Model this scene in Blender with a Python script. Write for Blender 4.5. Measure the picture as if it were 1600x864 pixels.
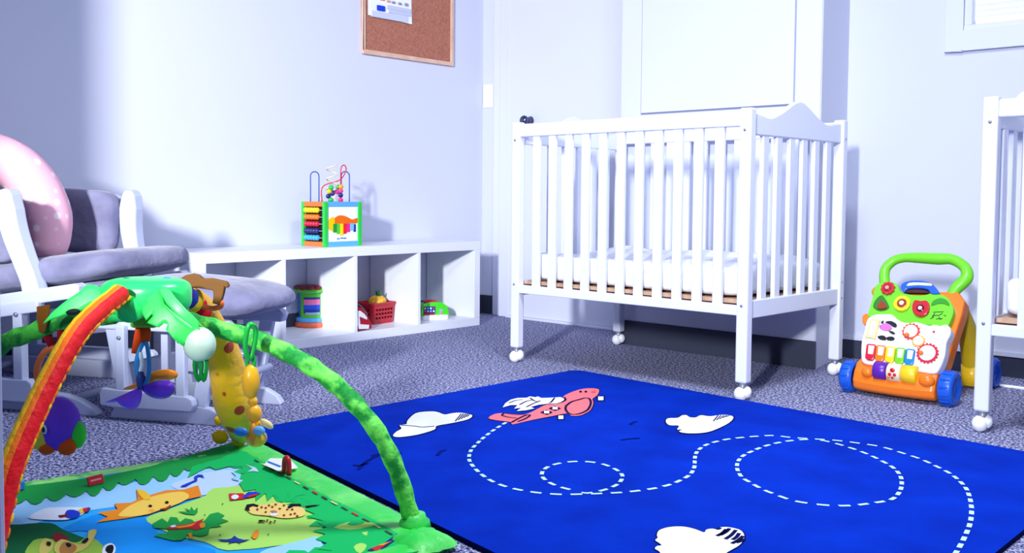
import bpy, bmesh, math, random
from mathutils import Vector, Matrix
random.seed(7)
for o in list(bpy.data.objects):
    bpy.data.objects.remove(o)
SC = bpy.context.scene
COL = SC.collection
PI = math.pi

# ------------------------------------------------------------------ camera
FPX, CY, H = 1527.0, 384.85, 0.68
YAW, PITCH, ROLL = math.radians(42.6), math.radians(3.0), math.radians(0.436)
_f = Vector((-math.sin(YAW)*math.cos(PITCH), math.cos(YAW)*math.cos(PITCH), -math.sin(PITCH)))
_r = Vector((math.cos(YAW), math.sin(YAW), 0))
_u = _r.cross(_f)
CR = _r*math.cos(ROLL) + _u*math.sin(ROLL)
CU = -_r*math.sin(ROLL) + _u*math.cos(ROLL)
CF = _f
EYE = Vector((0, 0, H))
cd = bpy.data.cameras.new('camera')
cam = bpy.data.objects.new('camera', cd)
COL.objects.link(cam)
cam.matrix_world = Matrix(((CR.x, CU.x, -CF.x, 0), (CR.y, CU.y, -CF.y, 0), (CR.z, CU.z, -CF.z, H), (0, 0, 0, 1)))
cd.sensor_width = 36.0
cd.lens = 36.0*FPX/1600
cd.shift_y = -(432-CY)/1600
cd.clip_start = 0.02
SC.camera = cam

# ------------------------------------------------------------------ light
W = bpy.data.worlds.new('world')
SC.world = W
W.use_nodes = True
W.node_tree.nodes['Background'].inputs[0].default_value = (0.72, 0.83, 1.0, 1)
W.node_tree.nodes['Background'].inputs[1].default_value = 0.35


def area(name, loc, target, power, sx, sy, col):
    l = bpy.data.lights.new(name, 'AREA')
    l.shape = 'RECTANGLE'
    l.size, l.size_y, l.energy, l.color = sx, sy, power, col
    o = bpy.data.objects.new(name, l)
    COL.objects.link(o)
    o.location = loc
    d = Vector(target)-Vector(loc)
    o.rotation_euler = d.to_track_quat('-Z', 'Y').to_euler()
    return o


area('hall_light', (0.70, -3.60, 2.25), (-4.3, -3.60, 1.2), 880, 0.5, 0.5, (0.965, 0.985, 1.0))
area('ceiling_light', (-1.0, 1.85, 2.42), (-1.0, 1.85, 0), 50, 0.6, 0.6, (0.84, 0.90, 1.0))
area('window_daylight', (-0.83, 4.75, 1.9), (-0.83, 4.0, 1.7), 16, 1.0, 0.9, (0.95, 0.98, 1.0))
SC.view_settings.view_transform = 'Standard'
SC.view_settings.look = 'None'
SC.view_settings.gamma = 1.0
SC.view_settings.use_curve_mapping = False
SC.view_settings.exposure = 0.55


# ------------------------------------------------------------------ unprojection of the photograph
def ray(x, y):
    return CR*((x-800)/FPX) - CU*((y-CY)/FPX) + CF


def fl(x, y, z=0.0):
    d = ray(x, y)
    return EYE + d*((z-H)/d.z)


def onp(x, y, P, n):
    d = ray(x, y)
    return EYE + d*((Vector(P)-EYE).dot(n)/d.dot(n))


# ------------------------------------------------------------------ materials
def lin(c):
    c = c/255.0
    return c/12.92 if c <= 0.04045 else ((c+0.055)/1.055)**2.4


def rgb(c):
    return (lin(c[0]), lin(c[1]), lin(c[2]), 1)


_M = {}


def mat(name, c, rough=0.5, spec=0.4, noise=None, bump=None, metal=0.0, trans=0.0, sheen=0.0, coat=0.0, coords='Object'):
    """noise = (scale, colour2, lo, hi); bump = (scale, strength, distance)"""
    if name in _M:
        return _M[name]
    m = bpy.data.materials.new(name)
    m.use_nodes = True
    nt = m.node_tree
    b = nt.nodes['Principled BSDF']
    b.inputs['Base Color'].default_value = rgb(c)
    b.inputs['Roughness'].default_value = rough
    b.inputs['Specular IOR Level'].default_value = spec
    b.inputs['Metallic'].default_value = metal
    b.inputs['Transmission Weight'].default_value = trans
    b.inputs['Sheen Weight'].default_value = sheen
    b.inputs['Coat Weight'].default_value = coat
    tc = nt.nodes.new('ShaderNodeTexCoord')
    if noise:
        n = nt.nodes.new('ShaderNodeTexNoise')
        n.inputs['Scale'].default_value = noise[0]
        n.inputs['Detail'].default_value = 3
        nt.links.new(tc.outputs[coords], n.inputs['Vector'])
        rp = nt.nodes.new('ShaderNodeValToRGB')
        rp.color_ramp.elements[0].position = noise[2]
        rp.color_ramp.elements[1].position = noise[3]
        rp.color_ramp.elements[0].color = rgb(c)
        rp.color_ramp.elements[1].color = rgb(noise[1])
        nt.links.new(n.outputs['Fac'], rp.inputs['Fac'])
        nt.links.new(rp.outputs['Color'], b.inputs['Base Color'])
    if bump:
        n2 = nt.nodes.new('ShaderNodeTexNoise')
        n2.inputs['Scale'].default_value = bump[0]
        n2.inputs['Detail'].default_value = 4
        nt.links.new(tc.outputs[coords], n2.inputs['Vector'])
        bp = nt.nodes.new('ShaderNodeBump')
        bp.inputs['Strength'].default_value = bump[1]
        bp.inputs['Distance'].default_value = bump[2]
        nt.links.new(n2.outputs['Fac'], bp.inputs['Height'])
        nt.links.new(bp.outputs['Normal'], b.inputs['Normal'])
    _M[name] = m
    return m


def spots(name, c, c2, scale, size, rough=0.9, bump=None, sheen=0.0, soft=0.06):
    m = mat(name, c, rough, 0.15, bump=bump, sheen=sheen)
    nt = m.node_tree
    b = nt.nodes['Principled BSDF']
    tc = [n for n in nt.nodes if n.type == 'TEX_COORD'][0]
    v = nt.nodes.new('ShaderNodeTexVoronoi')
    v.inputs['Scale'].default_value = scale
    v.inputs['Randomness'].default_value = 0.35
    nt.links.new(tc.outputs['Object'], v.inputs['Vector'])
    rp = nt.nodes.new('ShaderNodeValToRGB')
    rp.color_ramp.elements[0].position = size
    rp.color_ramp.elements[1].position = size+soft
    rp.color_ramp.elements[0].color = rgb(c2)
    rp.color_ramp.elements[1].color = rgb(c)
    nt.links.new(v.outputs['Distance'], rp.inputs['Fac'])
    nt.links.new(rp.outputs['Color'], b.inputs['Base Color'])
    return m


WALL = mat('wall_paint', (212, 216, 234), 0.55, 0.3, bump=(160, 0.05, 0.002))
WALLW = mat('panel_paint', (216, 220, 240), 0.5, 0.3)
TRIMW = mat('trim_paint', (220, 224, 242), 0.4, 0.4)
CEIL = mat('ceiling_low_bounce', (128, 140, 176), 0.9, 0.1)  # unseen ceiling darkened to cut bounced light
WALLD = mat('wall_low_bounce', (112, 124, 168), 0.8, 0.1)  # unseen walls made darker than the room paint to lessen bounced fill
VINYL = mat('vinyl_base', (58, 62, 82), 0.5, 0.3)
CRIBW = mat('crib_enamel', (224, 228, 245), 0.35, 0.45)
GLIDW = mat('glider_enamel', (200, 207, 231), 0.4, 0.4)
SHELFW = mat('shelf_laminate', (236, 239, 250), 0.35, 0.45)
SHEET = mat('cotton_sheet', (242, 243, 252), 0.95, 0.1, bump=(14, 0.5, 0.02))
PLY = mat('plywood', (200, 168, 142), 0.7, 0.2, noise=(30, (176, 140, 116), 0.3, 0.7))
DARKGAP = mat('dark_board', (60, 40, 46), 0.8, 0.1)
GREYF = mat('grey_velvet', (136, 136, 166), 0.95, 0.1, noise=(9, (104, 104, 138), 0.35, 0.7), bump=(22, 0.5, 0.012), sheen=0.3)
PINK = spots('pink_dotted_cotton', (244, 186, 204), (253, 232, 240), 22, 0.22, 0.95, bump=(10, 0.3, 0.01), soft=0.12)
CHROME = mat('dark_chrome', (90, 95, 130), 0.25, 0.5, metal=0.9)
CASTER = mat('caster_plastic', (244, 246, 255), 0.35, 0.5)
STEEL = mat('steel_grey', (150, 155, 170), 0.4, 0.5, metal=0.4)


def P(name, c, rough=0.32, spec=0.5):
    return mat('plastic_'+name, c, rough, spec)


def F(name, c, c2=None, scale=18):
    return mat('fabric_'+name, c, 0.85, 0.15, noise=(scale, c2, 0.35, 0.68) if c2 else None, bump=(40, 0.35, 0.006))


def I(name, c):
    return mat('print_'+name, c, 0.85, 0.12)


# carpet
CARPET = mat('heather_carpet', (40, 42, 66), 1.0, 0.05)
nt = CARPET.node_tree
_b = nt.nodes['Principled BSDF']
_tc = [n for n in nt.nodes if n.type == 'TEX_COORD'][0]
_v = nt.nodes.new('ShaderNodeTexNoise')
_v.inputs['Scale'].default_value = 120
_v.inputs['Detail'].default_value = 4
_v.inputs['Roughness'].default_value = 0.75
nt.links.new(_tc.outputs['Object'], _v.inputs['Vector'])
_rp = nt.nodes.new('ShaderNodeValToRGB')
_e = _rp.color_ramp.elements
_e[0].position = 0.43
_e[0].color = rgb((40, 42, 74))
_e[1].position = 0.60
_e[1].color = rgb((222, 224, 250))
_e2 = _e.new(0.5)
_e2.color = rgb((114, 117, 164))
nt.links.new(_v.outputs['Fac'], _rp.inputs['Fac'])
nt.links.new(_rp.outputs['Color'], _b.inputs['Base Color'])
_bp = nt.nodes.new('ShaderNodeBump')
_bp.inputs['Strength'].default_value = 0.5
_bp.inputs['Distance'].default_value = 0.006
nt.links.new(_v.outputs['Fac'], _bp.inputs['Height'])
nt.links.new(_bp.outputs['Normal'], _b.inputs['Normal'])


# ------------------------------------------------------------------ mesh builder
def frame(o, ux, uy):
    ux = Vector(ux).normalized()
    uz = ux.cross(Vector(uy)).normalized()
    uy = uz.cross(ux)
    o = Vector(o)
    return Matrix(((ux.x, uy.x, uz.x, o.x), (ux.y, uy.y, uz.y, o.y), (ux.z, uy.z, uz.z, o.z), (0, 0, 0, 1)))


def T(x, y, z):
    return Matrix.Translation((x, y, z))


def RX(a): return Matrix.Rotation(a, 4, 'X')
def RY(a): return Matrix.Rotation(a, 4, 'Y')
def RZ(a): return Matrix.Rotation(a, 4, 'Z')


ID = Matrix.Identity(4)


def smooth_closed(p, n=4):
    out = []
    L = len(p)
    for i in range(L):
        a, b, c, d = [Vector(p[(i+k) % L]) for k in (-1, 0, 1, 2)]
        for j in range(n):
            t = j/n
            out.append(0.5*((2*b)+(c-a)*t+(2*a-5*b+4*c-d)*t*t+(3*b-a-3*c+d)*t**3))
    return out


def smooth_open(p, n=5):
    p = [Vector(q) for q in p]
    ext = [p[0]*2-p[1]]+p+[p[-1]*2-p[-2]]
    out = []
    for i in range(1, len(ext)-2):
        a, b, c, d = ext[i-1:i+3]
        for j in range(n):
            t = j/n
            out.append(0.5*((2*b)+(c-a)*t+(2*a-5*b+4*c-d)*t*t+(3*b-a-3*c+d)*t**3))
    out.append(p[-1])
    return out


def interp(vals, n):
    out = []
    L = len(vals)-1
    for i in range(n):
        t = i/(n-1)*L
        k = min(int(t), L-1)
        out.append(vals[k]+(vals[k+1]-vals[k])*(t-k))
    return out


class MB:
    def __init__(s):
        s.v, s.f, s.mi, s.sm, s.mats = [], [], [], [], []

    def m(s, m):
        if m not in s.mats:
            s.mats.append(m)
        return s.mats.index(m)

    def add(s, vs, fs, m, smooth=False, M=ID):
        k = len(s.v)
        i = s.m(m)
        s.v += [M @ Vector(v) for v in vs]
        for f in fs:
            s.f.append([a+k for a in f])
            s.mi.append(i)
            s.sm.append(smooth)
        return s

    def box(s, c, size, m, M=ID):
        x, y, z = [a/2 for a in size]
        vs = [(c[0]+i*x, c[1]+j*y, c[2]+k*z) for i in (-1, 1) for j in (-1, 1) for k in (-1, 1)]
        fs = [(0, 1, 3, 2), (4, 6, 7, 5), (0, 4, 5, 1), (2, 3, 7, 6), (0, 2, 6, 4), (1, 5, 7, 3)]
        return s.add(vs, fs, m, False, M)

    def bx(s, a, b, m, M=ID):
        return s.box([(p+q)/2 for p, q in zip(a, b)], [abs(q-p) for p, q in zip(a, b)], m, M)

    def prism(s, poly, z0, z1, m, M=ID, side=None, smooth_side=False):
        n = len(poly)
        ar = sum(poly[i][0]*poly[(i+1) % n][1]-poly[(i+1) % n][0]*poly[i][1] for i in range(n))
        p = list(poly) if ar > 0 else list(reversed(poly))
        vs = [(q[0], q[1], z0) for q in p]+[(q[0], q[1], z1) for q in p]
        s.add(vs, [list(range(n-1, -1, -1)), list(range(n, 2*n))], m, False, M)
        vs2 = vs
        s.add(vs2, [(i, (i+1) % n, n+(i+1) % n, n+i) for i in range(n)], side or m, smooth_side, M)
        return s

    def flat(s, pts, m):
        """one face given by 3D points, turned to face up"""
        p = [Vector(q) for q in pts]
        n = len(p)
        ar = sum(p[i].x*p[(i+1) % n].y-p[(i+1) % n].x*p[i].y for i in range(n))
        if ar < 0:
            p.reverse()
        return s.add(p, [list(range(n))], m)

    def tube(s, pts, r, m, seg=10, closed=False, M=ID, up=(0, 0, 1), flatten=1.0, caps=True):
        pts = [Vector(p) for p in pts]
        n = len(pts)
        rs = r if isinstance(r, (list, tuple)) else [r]*n
        vs, fs = [], []
        prev = None
        for i in range(n):
            a = pts[(i-1) % n] if (closed or i > 0) else pts[0]
            b = pts[(i+1) % n] if (closed or i < n-1) else pts[-1]
            t = (b-a).normalized()
            if prev is None:
                q = Vector(up)
                if abs(q.dot(t)) > 0.95:
                    q = Vector((1, 0, 0)) if abs(t.x) < 0.9 else Vector((0, 1, 0))
                x = (q-t*q.dot(t)).normalized()
            else:
                x = (prev-t*prev.dot(t)).normalized()
            prev = x
            y = t.cross(x)
            for k in range(seg):
                an = 2*PI*k/seg
                vs.append(pts[i]+(x*math.cos(an)*flatten+y*math.sin(an))*rs[i])
        lim = n if closed else n-1
        for i in range(lim):
            j = (i+1) % n
            for k in range(seg):
                k2 = (k+1) % seg
                fs.append((i*seg+k, i*seg+k2, j*seg+k2, j*seg+k))
        if not closed and caps:
            fs.append(list(range(seg-1, -1, -1)))
            fs.append([(n-1)*seg+k for k in range(seg)])
        return s.add(vs, fs, m, True, M)

    def lathe(s, prof, m, M=ID, seg=24, mats=None):
        vs, fs = [], []
        n = len(prof)
        for (r, z) in prof:
            for k in range(seg):
                a = 2*PI*k/seg
                vs.append((max(r, 1e-5)*math.cos(a), max(r, 1e-5)*math.sin(a), z))
        for i in range(n-1):
            for k in range(seg):
                k2 = (k+1) % seg
                fs.append((i*seg+k, i*seg+k2, (i+1)*seg+k2, (i+1)*seg+k))
        if prof[0][0] > 1e-4:
            fs.append(list(range(seg-1, -1, -1)))
        if prof[-1][0] > 1e-4:
            fs.append([(n-1)*seg+k for k in range(seg)])
        return s.add(vs, fs, m, True, M)

    def ball(s, c, r, m, M=ID, seg=18, e=1.0, e2=1.0):
        """(super)ellipsoid; r = scalar or triple; e<1 boxier"""
        if not isinstance(r, (tuple, list)):
            r = (r, r, r)
        def pw(v, q): return math.copysign(abs(v)**q, v)
        vs, fs = [], []
        rings = seg//2+1
        for i in range(rings+1):
            la = -PI/2+PI*i/rings
            for k in range(seg):
                lo = 2*PI*k/seg
                vs.append((c[0]+r[0]*pw(math.cos(la), e2)*pw(math.cos(lo), e), c[1]+r[1]*pw(math.cos(la), e2)*pw(math.sin(lo), e), c[2]+r[2]*pw(math.sin(la), e2)))
        for i in range(rings):
            for k in range(seg):
                k2 = (k+1) % seg
                fs.append((i*seg+k, i*seg+k2, (i+1)*seg+k2, (i+1)*seg+k))
        return s.add(vs, fs, m, True, M)

    def build(s, name, parent=None, bevel=0, world=True, seg=2):
        me = bpy.data.meshes.new(name)
        vs = s.v
        if parent is not None and world:
            inv = root_matrix(parent).inverted()
            vs = [inv @ v for v in vs]
        me.from_pydata([tuple(v) for v in vs], [], s.f)
        for m in s.mats:
            me.materials.append(m)
        me.polygons.foreach_set('material_index', s.mi)
        me.polygons.foreach_set('use_smooth', s.sm)
        bm = bmesh.new()
        bm.from_mesh(me)
        bmesh.ops.remove_doubles(bm, verts=bm.verts, dist=1e-6)
        bm.to_mesh(me)
        bm.free()
        me.update()
        o = bpy.data.objects.new(name, me)
        COL.objects.link(o)
        if parent is not None:
            o.parent = parent
        if bevel:
            md = o.modifiers.new('bevel', 'BEVEL')
            md.width = bevel
            md.segments = seg
            md.limit_method = 'ANGLE'
            md.angle_limit = math.radians(40)
        return o


def root_matrix(o):
    m = o.matrix_basis.copy()
    while o.parent is not None:
        o = o.parent
        m = o.matrix_basis @ m
    return m


def tag(o, label, cat, group=None):
    o['label'] = label
    o['category'] = cat
    if group:
        o['group'] = group
    return o


def thing(name, label, cat, loc=(0, 0, 0), rz=0, group=None):
    o = bpy.data.objects.new(name, None)
    o.empty_display_size = 0.05
    COL.objects.link(o)
    o.location = loc
    o.rotation_euler = (0, 0, rz)
    return tag(o, label, cat, group)


def struct(mb, name, bevel=0, parent=None):
    o = mb.build(name, parent, bevel)
    if parent is None:
        o['kind'] = 'structure'
    return o


# ------------------------------------------------------------------ room
XL, YB, YF, XR, ZC = -3.93, 4.02, 0.26, 1.7, 2.45
XB0, XB1, YBUMP = -2.675, -1.745, 3.645       # the boxed-out wall behind the crib
struct(MB().bx((-4.2, -5.0, -0.1), (2.4, 4.3, 0), CARPET), 'floor')
struct(MB().bx((-4.2, 0.08, ZC), (2.0, 4.3, ZC+0.1), CEIL), 'ceiling')
struct(MB().bx((XL-0.12, 0.14, 0), (XL, YB+0.12, ZC), WALL), 'wall_left')
# back wall with the window hole
WX0, WX1, WZ0, WZ1 = -1.312, -0.35, 1.333, 2.10
wb = MB()
wb.bx((XL, YB, 0), (WX0, YB+0.12, ZC), WALL)
wb.bx((WX1, YB, 0), (XR+0.12, YB+0.12, ZC), WALL)
wb.bx((WX0, YB, 0), (WX1, YB+0.12, WZ0), WALL)
wb.bx((WX0, YB, WZ1), (WX1, YB+0.12, ZC), WALL)
struct(wb, 'wall_back')
struct(MB().bx((XR, 0.14, 0), (XR+0.12, YB, ZC), WALLD), 'wall_right')
struct(MB().bx((XL, 0.08, 0), (-2.54, 0.20, ZC), WALLD), 'wall_front')
struct(MB().bx((-3.4, -0.56, 0), (2.3, -0.46, 0.97), WALLD), 'hall_light_blocker')  # added unseen half wall, keeps hall light off chair and play gym
XJ = onp(7, 640, (0, YF, 0), Vector((0, 1, 0))).x
po = MB()
po.bx((XJ-0.045, YF-0.045, 0.012), (XJ, YF, 0.90), TRIMW)
po.bx((XJ-0.075, YF-0.075, 0.0), (XJ, YF, 0.014), TRIMW)
tag(po.build('wooden_post', None, 0.004), 'white painted wooden post at the very left edge, nearest the camera', 'post')
# boxed-out wall
bumpw = MB()
bumpw.prism([(XB0, YB), (XB0, YBUMP), (-1.715, YBUMP), (-1.775, YB)], 0, ZC, WALL)
bo = struct(bumpw, 'wall_chase')
NY = Vector((0, 1, 0))
h0 = onp(1002, 180, (0, YBUMP, 0), NY)
h1 = onp(1243, 160, (0, YBUMP, 0), NY)
hp = MB()
hp.bx((h0.x+0.006, YBUMP-0.012, h0.z+0.008), (h1.x-0.006, YBUMP+0.001, 2.30), WALLW)
hp.bx((h0.x, YBUMP-0.002, h0.z), (h1.x, YBUMP+0.001, 2.31), mat('seam_grey', (150, 155, 185), 0.8, 0.1))
struct(hp, 'door_2', 0.002)
# corner boards of the chase, painted white
ct = MB()
ct.bx((XB0, YBUMP-0.006, 0.1), (h0.x, YBUMP, ZC), WALLW)
ct.bx((h1.x, YBUMP-0.006, 0.1), (-1.717, YBUMP, ZC), WALLW)
ct.bx((h0.x, YBUMP-0.006, 0.1), (h1.x, YBUMP, h0.z), WALLW)
struct(ct, 'trim_2')
# door
dx0, dx1 = -3.69, XB0
door = MB()
door.bx((dx0, YB-0.035, 0.012), (dx1, YB-0.002, 2.04), TRIMW)
d1 = struct(door, 'door_1', 0.003)
kn = MB()
kp = onp(818, 188, (0, YB-0.09, 0), NY)
kn.ball((kp.x, YB-0.085, kp.z), (0.027, 0.022, 0.027), CHROME)
kn.tube([(kp.x, YB-0.036, kp.z), (kp.x, YB-0.075, kp.z)], [0.026, 0.011], CHROME, 16)
kn.build('door_knob', d1)
tc3 = MB()
tc3.bx((-3.826, YB-0.022, 0.0), (-3.75, YB, 2.12), TRIMW)
tc3.bx((-3.765, YB-0.036, 0.0), (-3.688, YB, 2.06), TRIMW)
tc3.bx((-3.83, YB-0.022, 2.04), (XB0, YB, 2.12), TRIMW)
struct(tc3, 'trim_3', 0.003)
th = MB()
th.bx((dx0, YB-0.06, 0), (dx1, YB-0.0, 0.012), TRIMW)
struct(th, 'trim_4', 0.003)
# baseboards
struct(MB().bx((XL, 0.26, 0), (XL+0.008, YB, 0.106), VINYL), 'baseboard_left', 0.002)
struct(MB().bx((XL+0.008, YB-0.008, 0), (-3.826, YB, 0.106), VINYL), 'baseboard_back', 0.002)
struct(MB().bx((XB0, YBUMP-0.012, 0), (-1.71, YBUMP-0.005, 0.112), VINYL), 'baseboard_chase', 0.002)
br = MB()
br.bx((-1.772, YB-0.008, 0), (XR, YB, 0.078), VINYL)
br.bx((-1.772, YB-0.014, 0.078), (XR, YB, 0.098), TRIMW)
struct(br, 'baseboard_right', 0.002)
# window
wi = MB()
cw = 0.075
wi.bx((-1.379, YB-0.022, 1.253), (WX0, YB, 2.18), TRIMW)
wi.bx((WX1, YB-0.022, 1.253), (WX1+0.07, YB, 2.18), TRIMW)
wi.bx((WX0, YB-0.022, 1.253), (WX1, YB, WZ0), TRIMW)
wi.bx((WX0, YB-0.022, WZ1), (WX1, YB, 2.18), TRIMW)
win = struct(wi, 'window_1', 0.003)
wj = MB()
wj.bx((WX0, YB-0.004, WZ0+0.02), (WX0+0.028, YB+0.1, WZ1), TRIMW)
wj.bx((WX1-0.028, YB-0.004, WZ0+0.02), (WX1, YB+0.1, WZ1), TRIMW)
wj.bx((WX0, YB-0.006, WZ0), (WX1, YB+0.1, WZ0+0.02), TRIMW)
wj.bx((WX0+0.028, YB+0.085, (WZ0+WZ1)/2-0.02), (WX1-0.028, YB+0.105, (WZ0+WZ1)/2+0.02), TRIMW)
wj.build('window_frame', win, 0.002)
wg = MB()
wg.bx((WX0+0.02, YB+0.093, WZ0+0.02), (WX1-0.02, YB+0.097, WZ1), mat('window_glass', (250, 252, 255), 0.02, 0.5, trans=1.0))
wg.build('window_pane', win)
bl = thing('window_blind', 'white horizontal slat blind hanging inside the upper right window', 'blind', (-0.83, YB+0.045, WZ0+0.03))
BLW = mat('blind_white', (246, 248, 255), 0.5, 0.3)
nsl = 32
for i in range(nsl):
    z = WZ0+0.048+i*0.0222
    MB().box((0, 0, 0), (WX1-WX0-0.064, 0.026, 0.002), BLW, T((WX0+WX1)/2, YB+0.045, z) @ RX(math.radians(-52))).build('slat', bl)
MB().bx((WX0+0.030, YB+0.03, WZ0+0.0205), (WX1-0.030, YB+0.058, WZ0+0.040), BLW).build('bottom_rail', bl, 0.002)
MB().bx((WX0+0.03, YB+0.02, WZ1-0.04), (WX1-0.03, YB+0.065, WZ1-0.002), BLW).build('head_rail', bl, 0.002)
# switch plate
sw = MB()
s0 = onp(755, 133, (0, YB, 0), NY)
s1 = onp(771, 168, (0, YB, 0), NY)
sw.bx((s0.x+0.004, YB-0.007, s1.z), (s1.x, YB, s0.z), CASTER)
tag(sw.build('wall_plate', None, 0.003), 'blank white switch plate on the wall beside the door casing', 'wall plate')

# ------------------------------------------------------------------ cork board
NX = Vector((1, 0, 0))
c0 = onp(564, 84, (XL, 0, 0), NX)
c1 = onp(705, 104, (XL, 0, 0), NX)
cb = thing('cork_board', 'wood framed brown cork board hung high on the left wall', 'cork board', (XL, (c0.y+c1.y)/2, c0.z))
cy0, cy1, cz0, cz1 = c0.y, c1.y, (c0.z+c1.z)/2, 1.86
CORK = mat('cork', (186, 124, 104), 0.95, 0.1, noise=(120, (160, 98, 80), 0.35, 0.7), bump=(200, 0.3, 0.002))
PINE = mat('pine_frame', (232, 198, 178), 0.6, 0.3, noise=(14, (214, 170, 146), 0.3, 0.75))
MB().bx((XL+0.002, cy0+0.012, cz0+0.012), (XL+0.012, cy1-0.012, cz1-0.012), CORK).build('cork_panel', cb)
fr = MB()
fw = 0.020
fr.bx((XL, cy0, cz0), (XL+0.02, cy1, cz0+fw), PINE)
fr.bx((XL, cy0, cz1-fw), (XL+0.02, cy1, cz1), PINE)
fr.bx((XL, cy0, cz0+fw), (XL+0.02, cy0+fw*0.8, cz1-fw), PINE)
fr.bx((XL, cy1-fw, cz0+fw), (XL+0.02, cy1, cz1-fw), PINE)
fr.build('board_frame', cb, 0.003)
# paper: a curled sheet
pp = MB()
PAPER = mat('paper', (246, 247, 255), 0.9, 0.1)
a0 = onp(575, 22, (XL+0.016, 0, 0), NX)
a1 = onp(643, 36, (XL+0.016, 0, 0), NX)
n = 14
vs = []
for j in range(n+1):
    for i in range(n+1):
        u, v = i/n, j/n
        y = a0.y+(a1.y-a0.y)*u
        zb = a0.z-0.004+(a1.z-a0.z)*u + 0.004*math.sin(u*5.0)
        z = zb+(1.80-zb)*v
        x = XL+0.0145+0.010*(1-v)**3*(0.5+0.5*math.cos(u*5+2.5))
        vs.append((x, y, z))
fs = [(j*(n+1)+i, j*(n+1)+i+1, (j+1)*(n+1)+i+1, (j+1)*(n+1)+i) for j in range(n) for i in range(n)]
pp.add(vs, fs, PAPER, True)
for (y0, z0, y1, z1, c) in ((589, 8, 600, 18, (30, 70, 220)), (592, -14, 640, -13, (150, 150, 190)), (612, 2, 616, 6, (150, 150, 175)), (622, 4, 626, 8, (150, 150, 175)), (632, 5, 636, 10, (150, 150, 175)), (593, -3, 599, 1, (230, 150, 150)), (604, 0, 608, 4, (225, 170, 160)), (604, 14, 640, 14.6, (200, 205, 230)), (606, 20, 640, 20.6, (200, 205, 230)), (580, 26, 636, 26.6, (205, 210, 235))):
    q0 = onp(y0, z0, (XL+0.0165, 0, 0), NX)
    q1 = onp(y1, z1, (XL+0.0165, 0, 0), NX)
    pp.bx((XL+0.0155+0.0095*(1-(q0.z-a0.z)/0.25)**3*0, q0.y, q1.z), (XL+0.0255, q1.y, q0.z), I('c%d%d%d' % c, c)) if c[2] == 220 else pp.bx((XL+0.0155, q0.y, q1.z), (XL+0.0248, q1.y, q0.z), I('c%d%d%d' % c, c))
tag(pp.build('notice_paper'), 'white printed notice with a blue square pinned on the cork board', 'paper')

# ------------------------------------------------------------------ cribs
CL, CW = 1.042, 0.674       # leg spacing


def make_crib(name, label, loc, rz):
    t = thing(name, label, 'crib', loc, rz)
    x0, x1, y0, y1 = -CL/2, CL/2, -CW/2, CW/2
    B = lambda mb, nm, bev=0.003, par=t: mb.build(nm, par, bev, world=False)
    for x in (x0, x1):
        for y in (y0, y1):
            lg = B(MB().bx((x-0.021, y-0.019, 0.062), (x+0.021, y+0.019, 0.972), CRIBW), 'leg', 0.006)
            c = MB()
            c.ball((x-0.005, y-0.005, 0.024), (0.022, 0.024, 0.024), CASTER)
            c.tube([(x, y, 0.03), (x, y, 0.064)], 0.012, STEEL, 10)
            c.ball((x+0.008, y+0.008, 0.030), (0.018, 0.020, 0.021), CASTER)
            B(c, 'caster', 0, lg)
    for x in (x0, x1):
        # crested end panel
        prof = []
        ya, yb = y0+0.017, y1-0.017
        for i in range(33):
            u = i/32
            hmp = math.exp(-((u-0.5)/0.17)**2)*0.050
            dip = -0.012*math.exp(-((abs(u-0.5)-0.33)/0.09)**2)
            prof.append((ya+(yb-ya)*u, 0.957+hmp*1.18+dip))
        prof = [(ya, 0.885)]+prof+[(yb, 0.885)]
        e = MB()
        e.prism(prof, -0.011, 0.011, CRIBW, frame((x, 0, 0), (0, 1, 0), (0, 0, 1)))
        B(e, 'headboard_crest', 0.004)
        B(MB().bx((x-0.013, ya, 0.275), (x+0.013, yb, 0.335), CRIBW), 'end_rail')
        for i in range(6):
            yy = ya+(yb-ya)*(i+1)/7
            B(MB().bx((x-0.008, yy-0.019, 0.33), (x+0.008, yy+0.019, 0.89), CRIBW), 'slat', 0.003)
    xa, xb = x0+0.02, x1-0.02
    for y in (y0, y1):
        B(MB().bx((xa, y-0.013, 0.912), (xb, y+0.013, 0.964), CRIBW), 'top_rail', 0.005)
        B(MB().bx((xa, y-0.013, 0.285), (xb, y+0.013, 0.318), CRIBW), 'bottom_rail', 0.003)
        for i in range(11):
            xx = xa+(xb-xa)*(i+1)/12
            B(MB().bx((xx-0.018, y-0.008, 0.315), (xx+0.018, y+0.008, 0.915), CRIBW), 'slat', 0.003)
    m = MB()
    m.ball((0, 0, 0.393), (CL/2-0.030, CW/2-0.024, 0.056), SHEET, seg=48, e=0.15, e2=0.25)
    mo = B(m, 'mattress', 0)
    for v in mo.data.vertices:
        if v.co.z > 0.40:
            v.co.z += 0.010*math.sin(v.co.x*17+v.co.y*9)+0.006*math.sin(v.co.x*31-v.co.y*23)
    B(MB().bx((xa+0.004, y0+0.018, 0.322), (xb-0.004, y1-0.018, 0.335), PLY), 'mattress_board', 0)
    B(MB().bx((xa+0.004, y0+0.016, 0.306), (xb-0.004, y1-0.016, 0.321), DARKGAP), 'base_frame', 0)
    hw = MB()
    for x in (x0, x1):
        for z in (0.32, 0.90):
            hw.tube([(x, y0-0.0205, z), (x, y0-0.0185, z)], 0.005, STEEL, 10)
    for z in (0.30, 0.36, 0.9):
        hw.tube([(x1+0.0205, y1-0.002, z), (x1+0.0225, y1-0.002, z)], 0.004, STEEL, 10)
    B(hw, 'bolt', 0)
    return t


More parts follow.
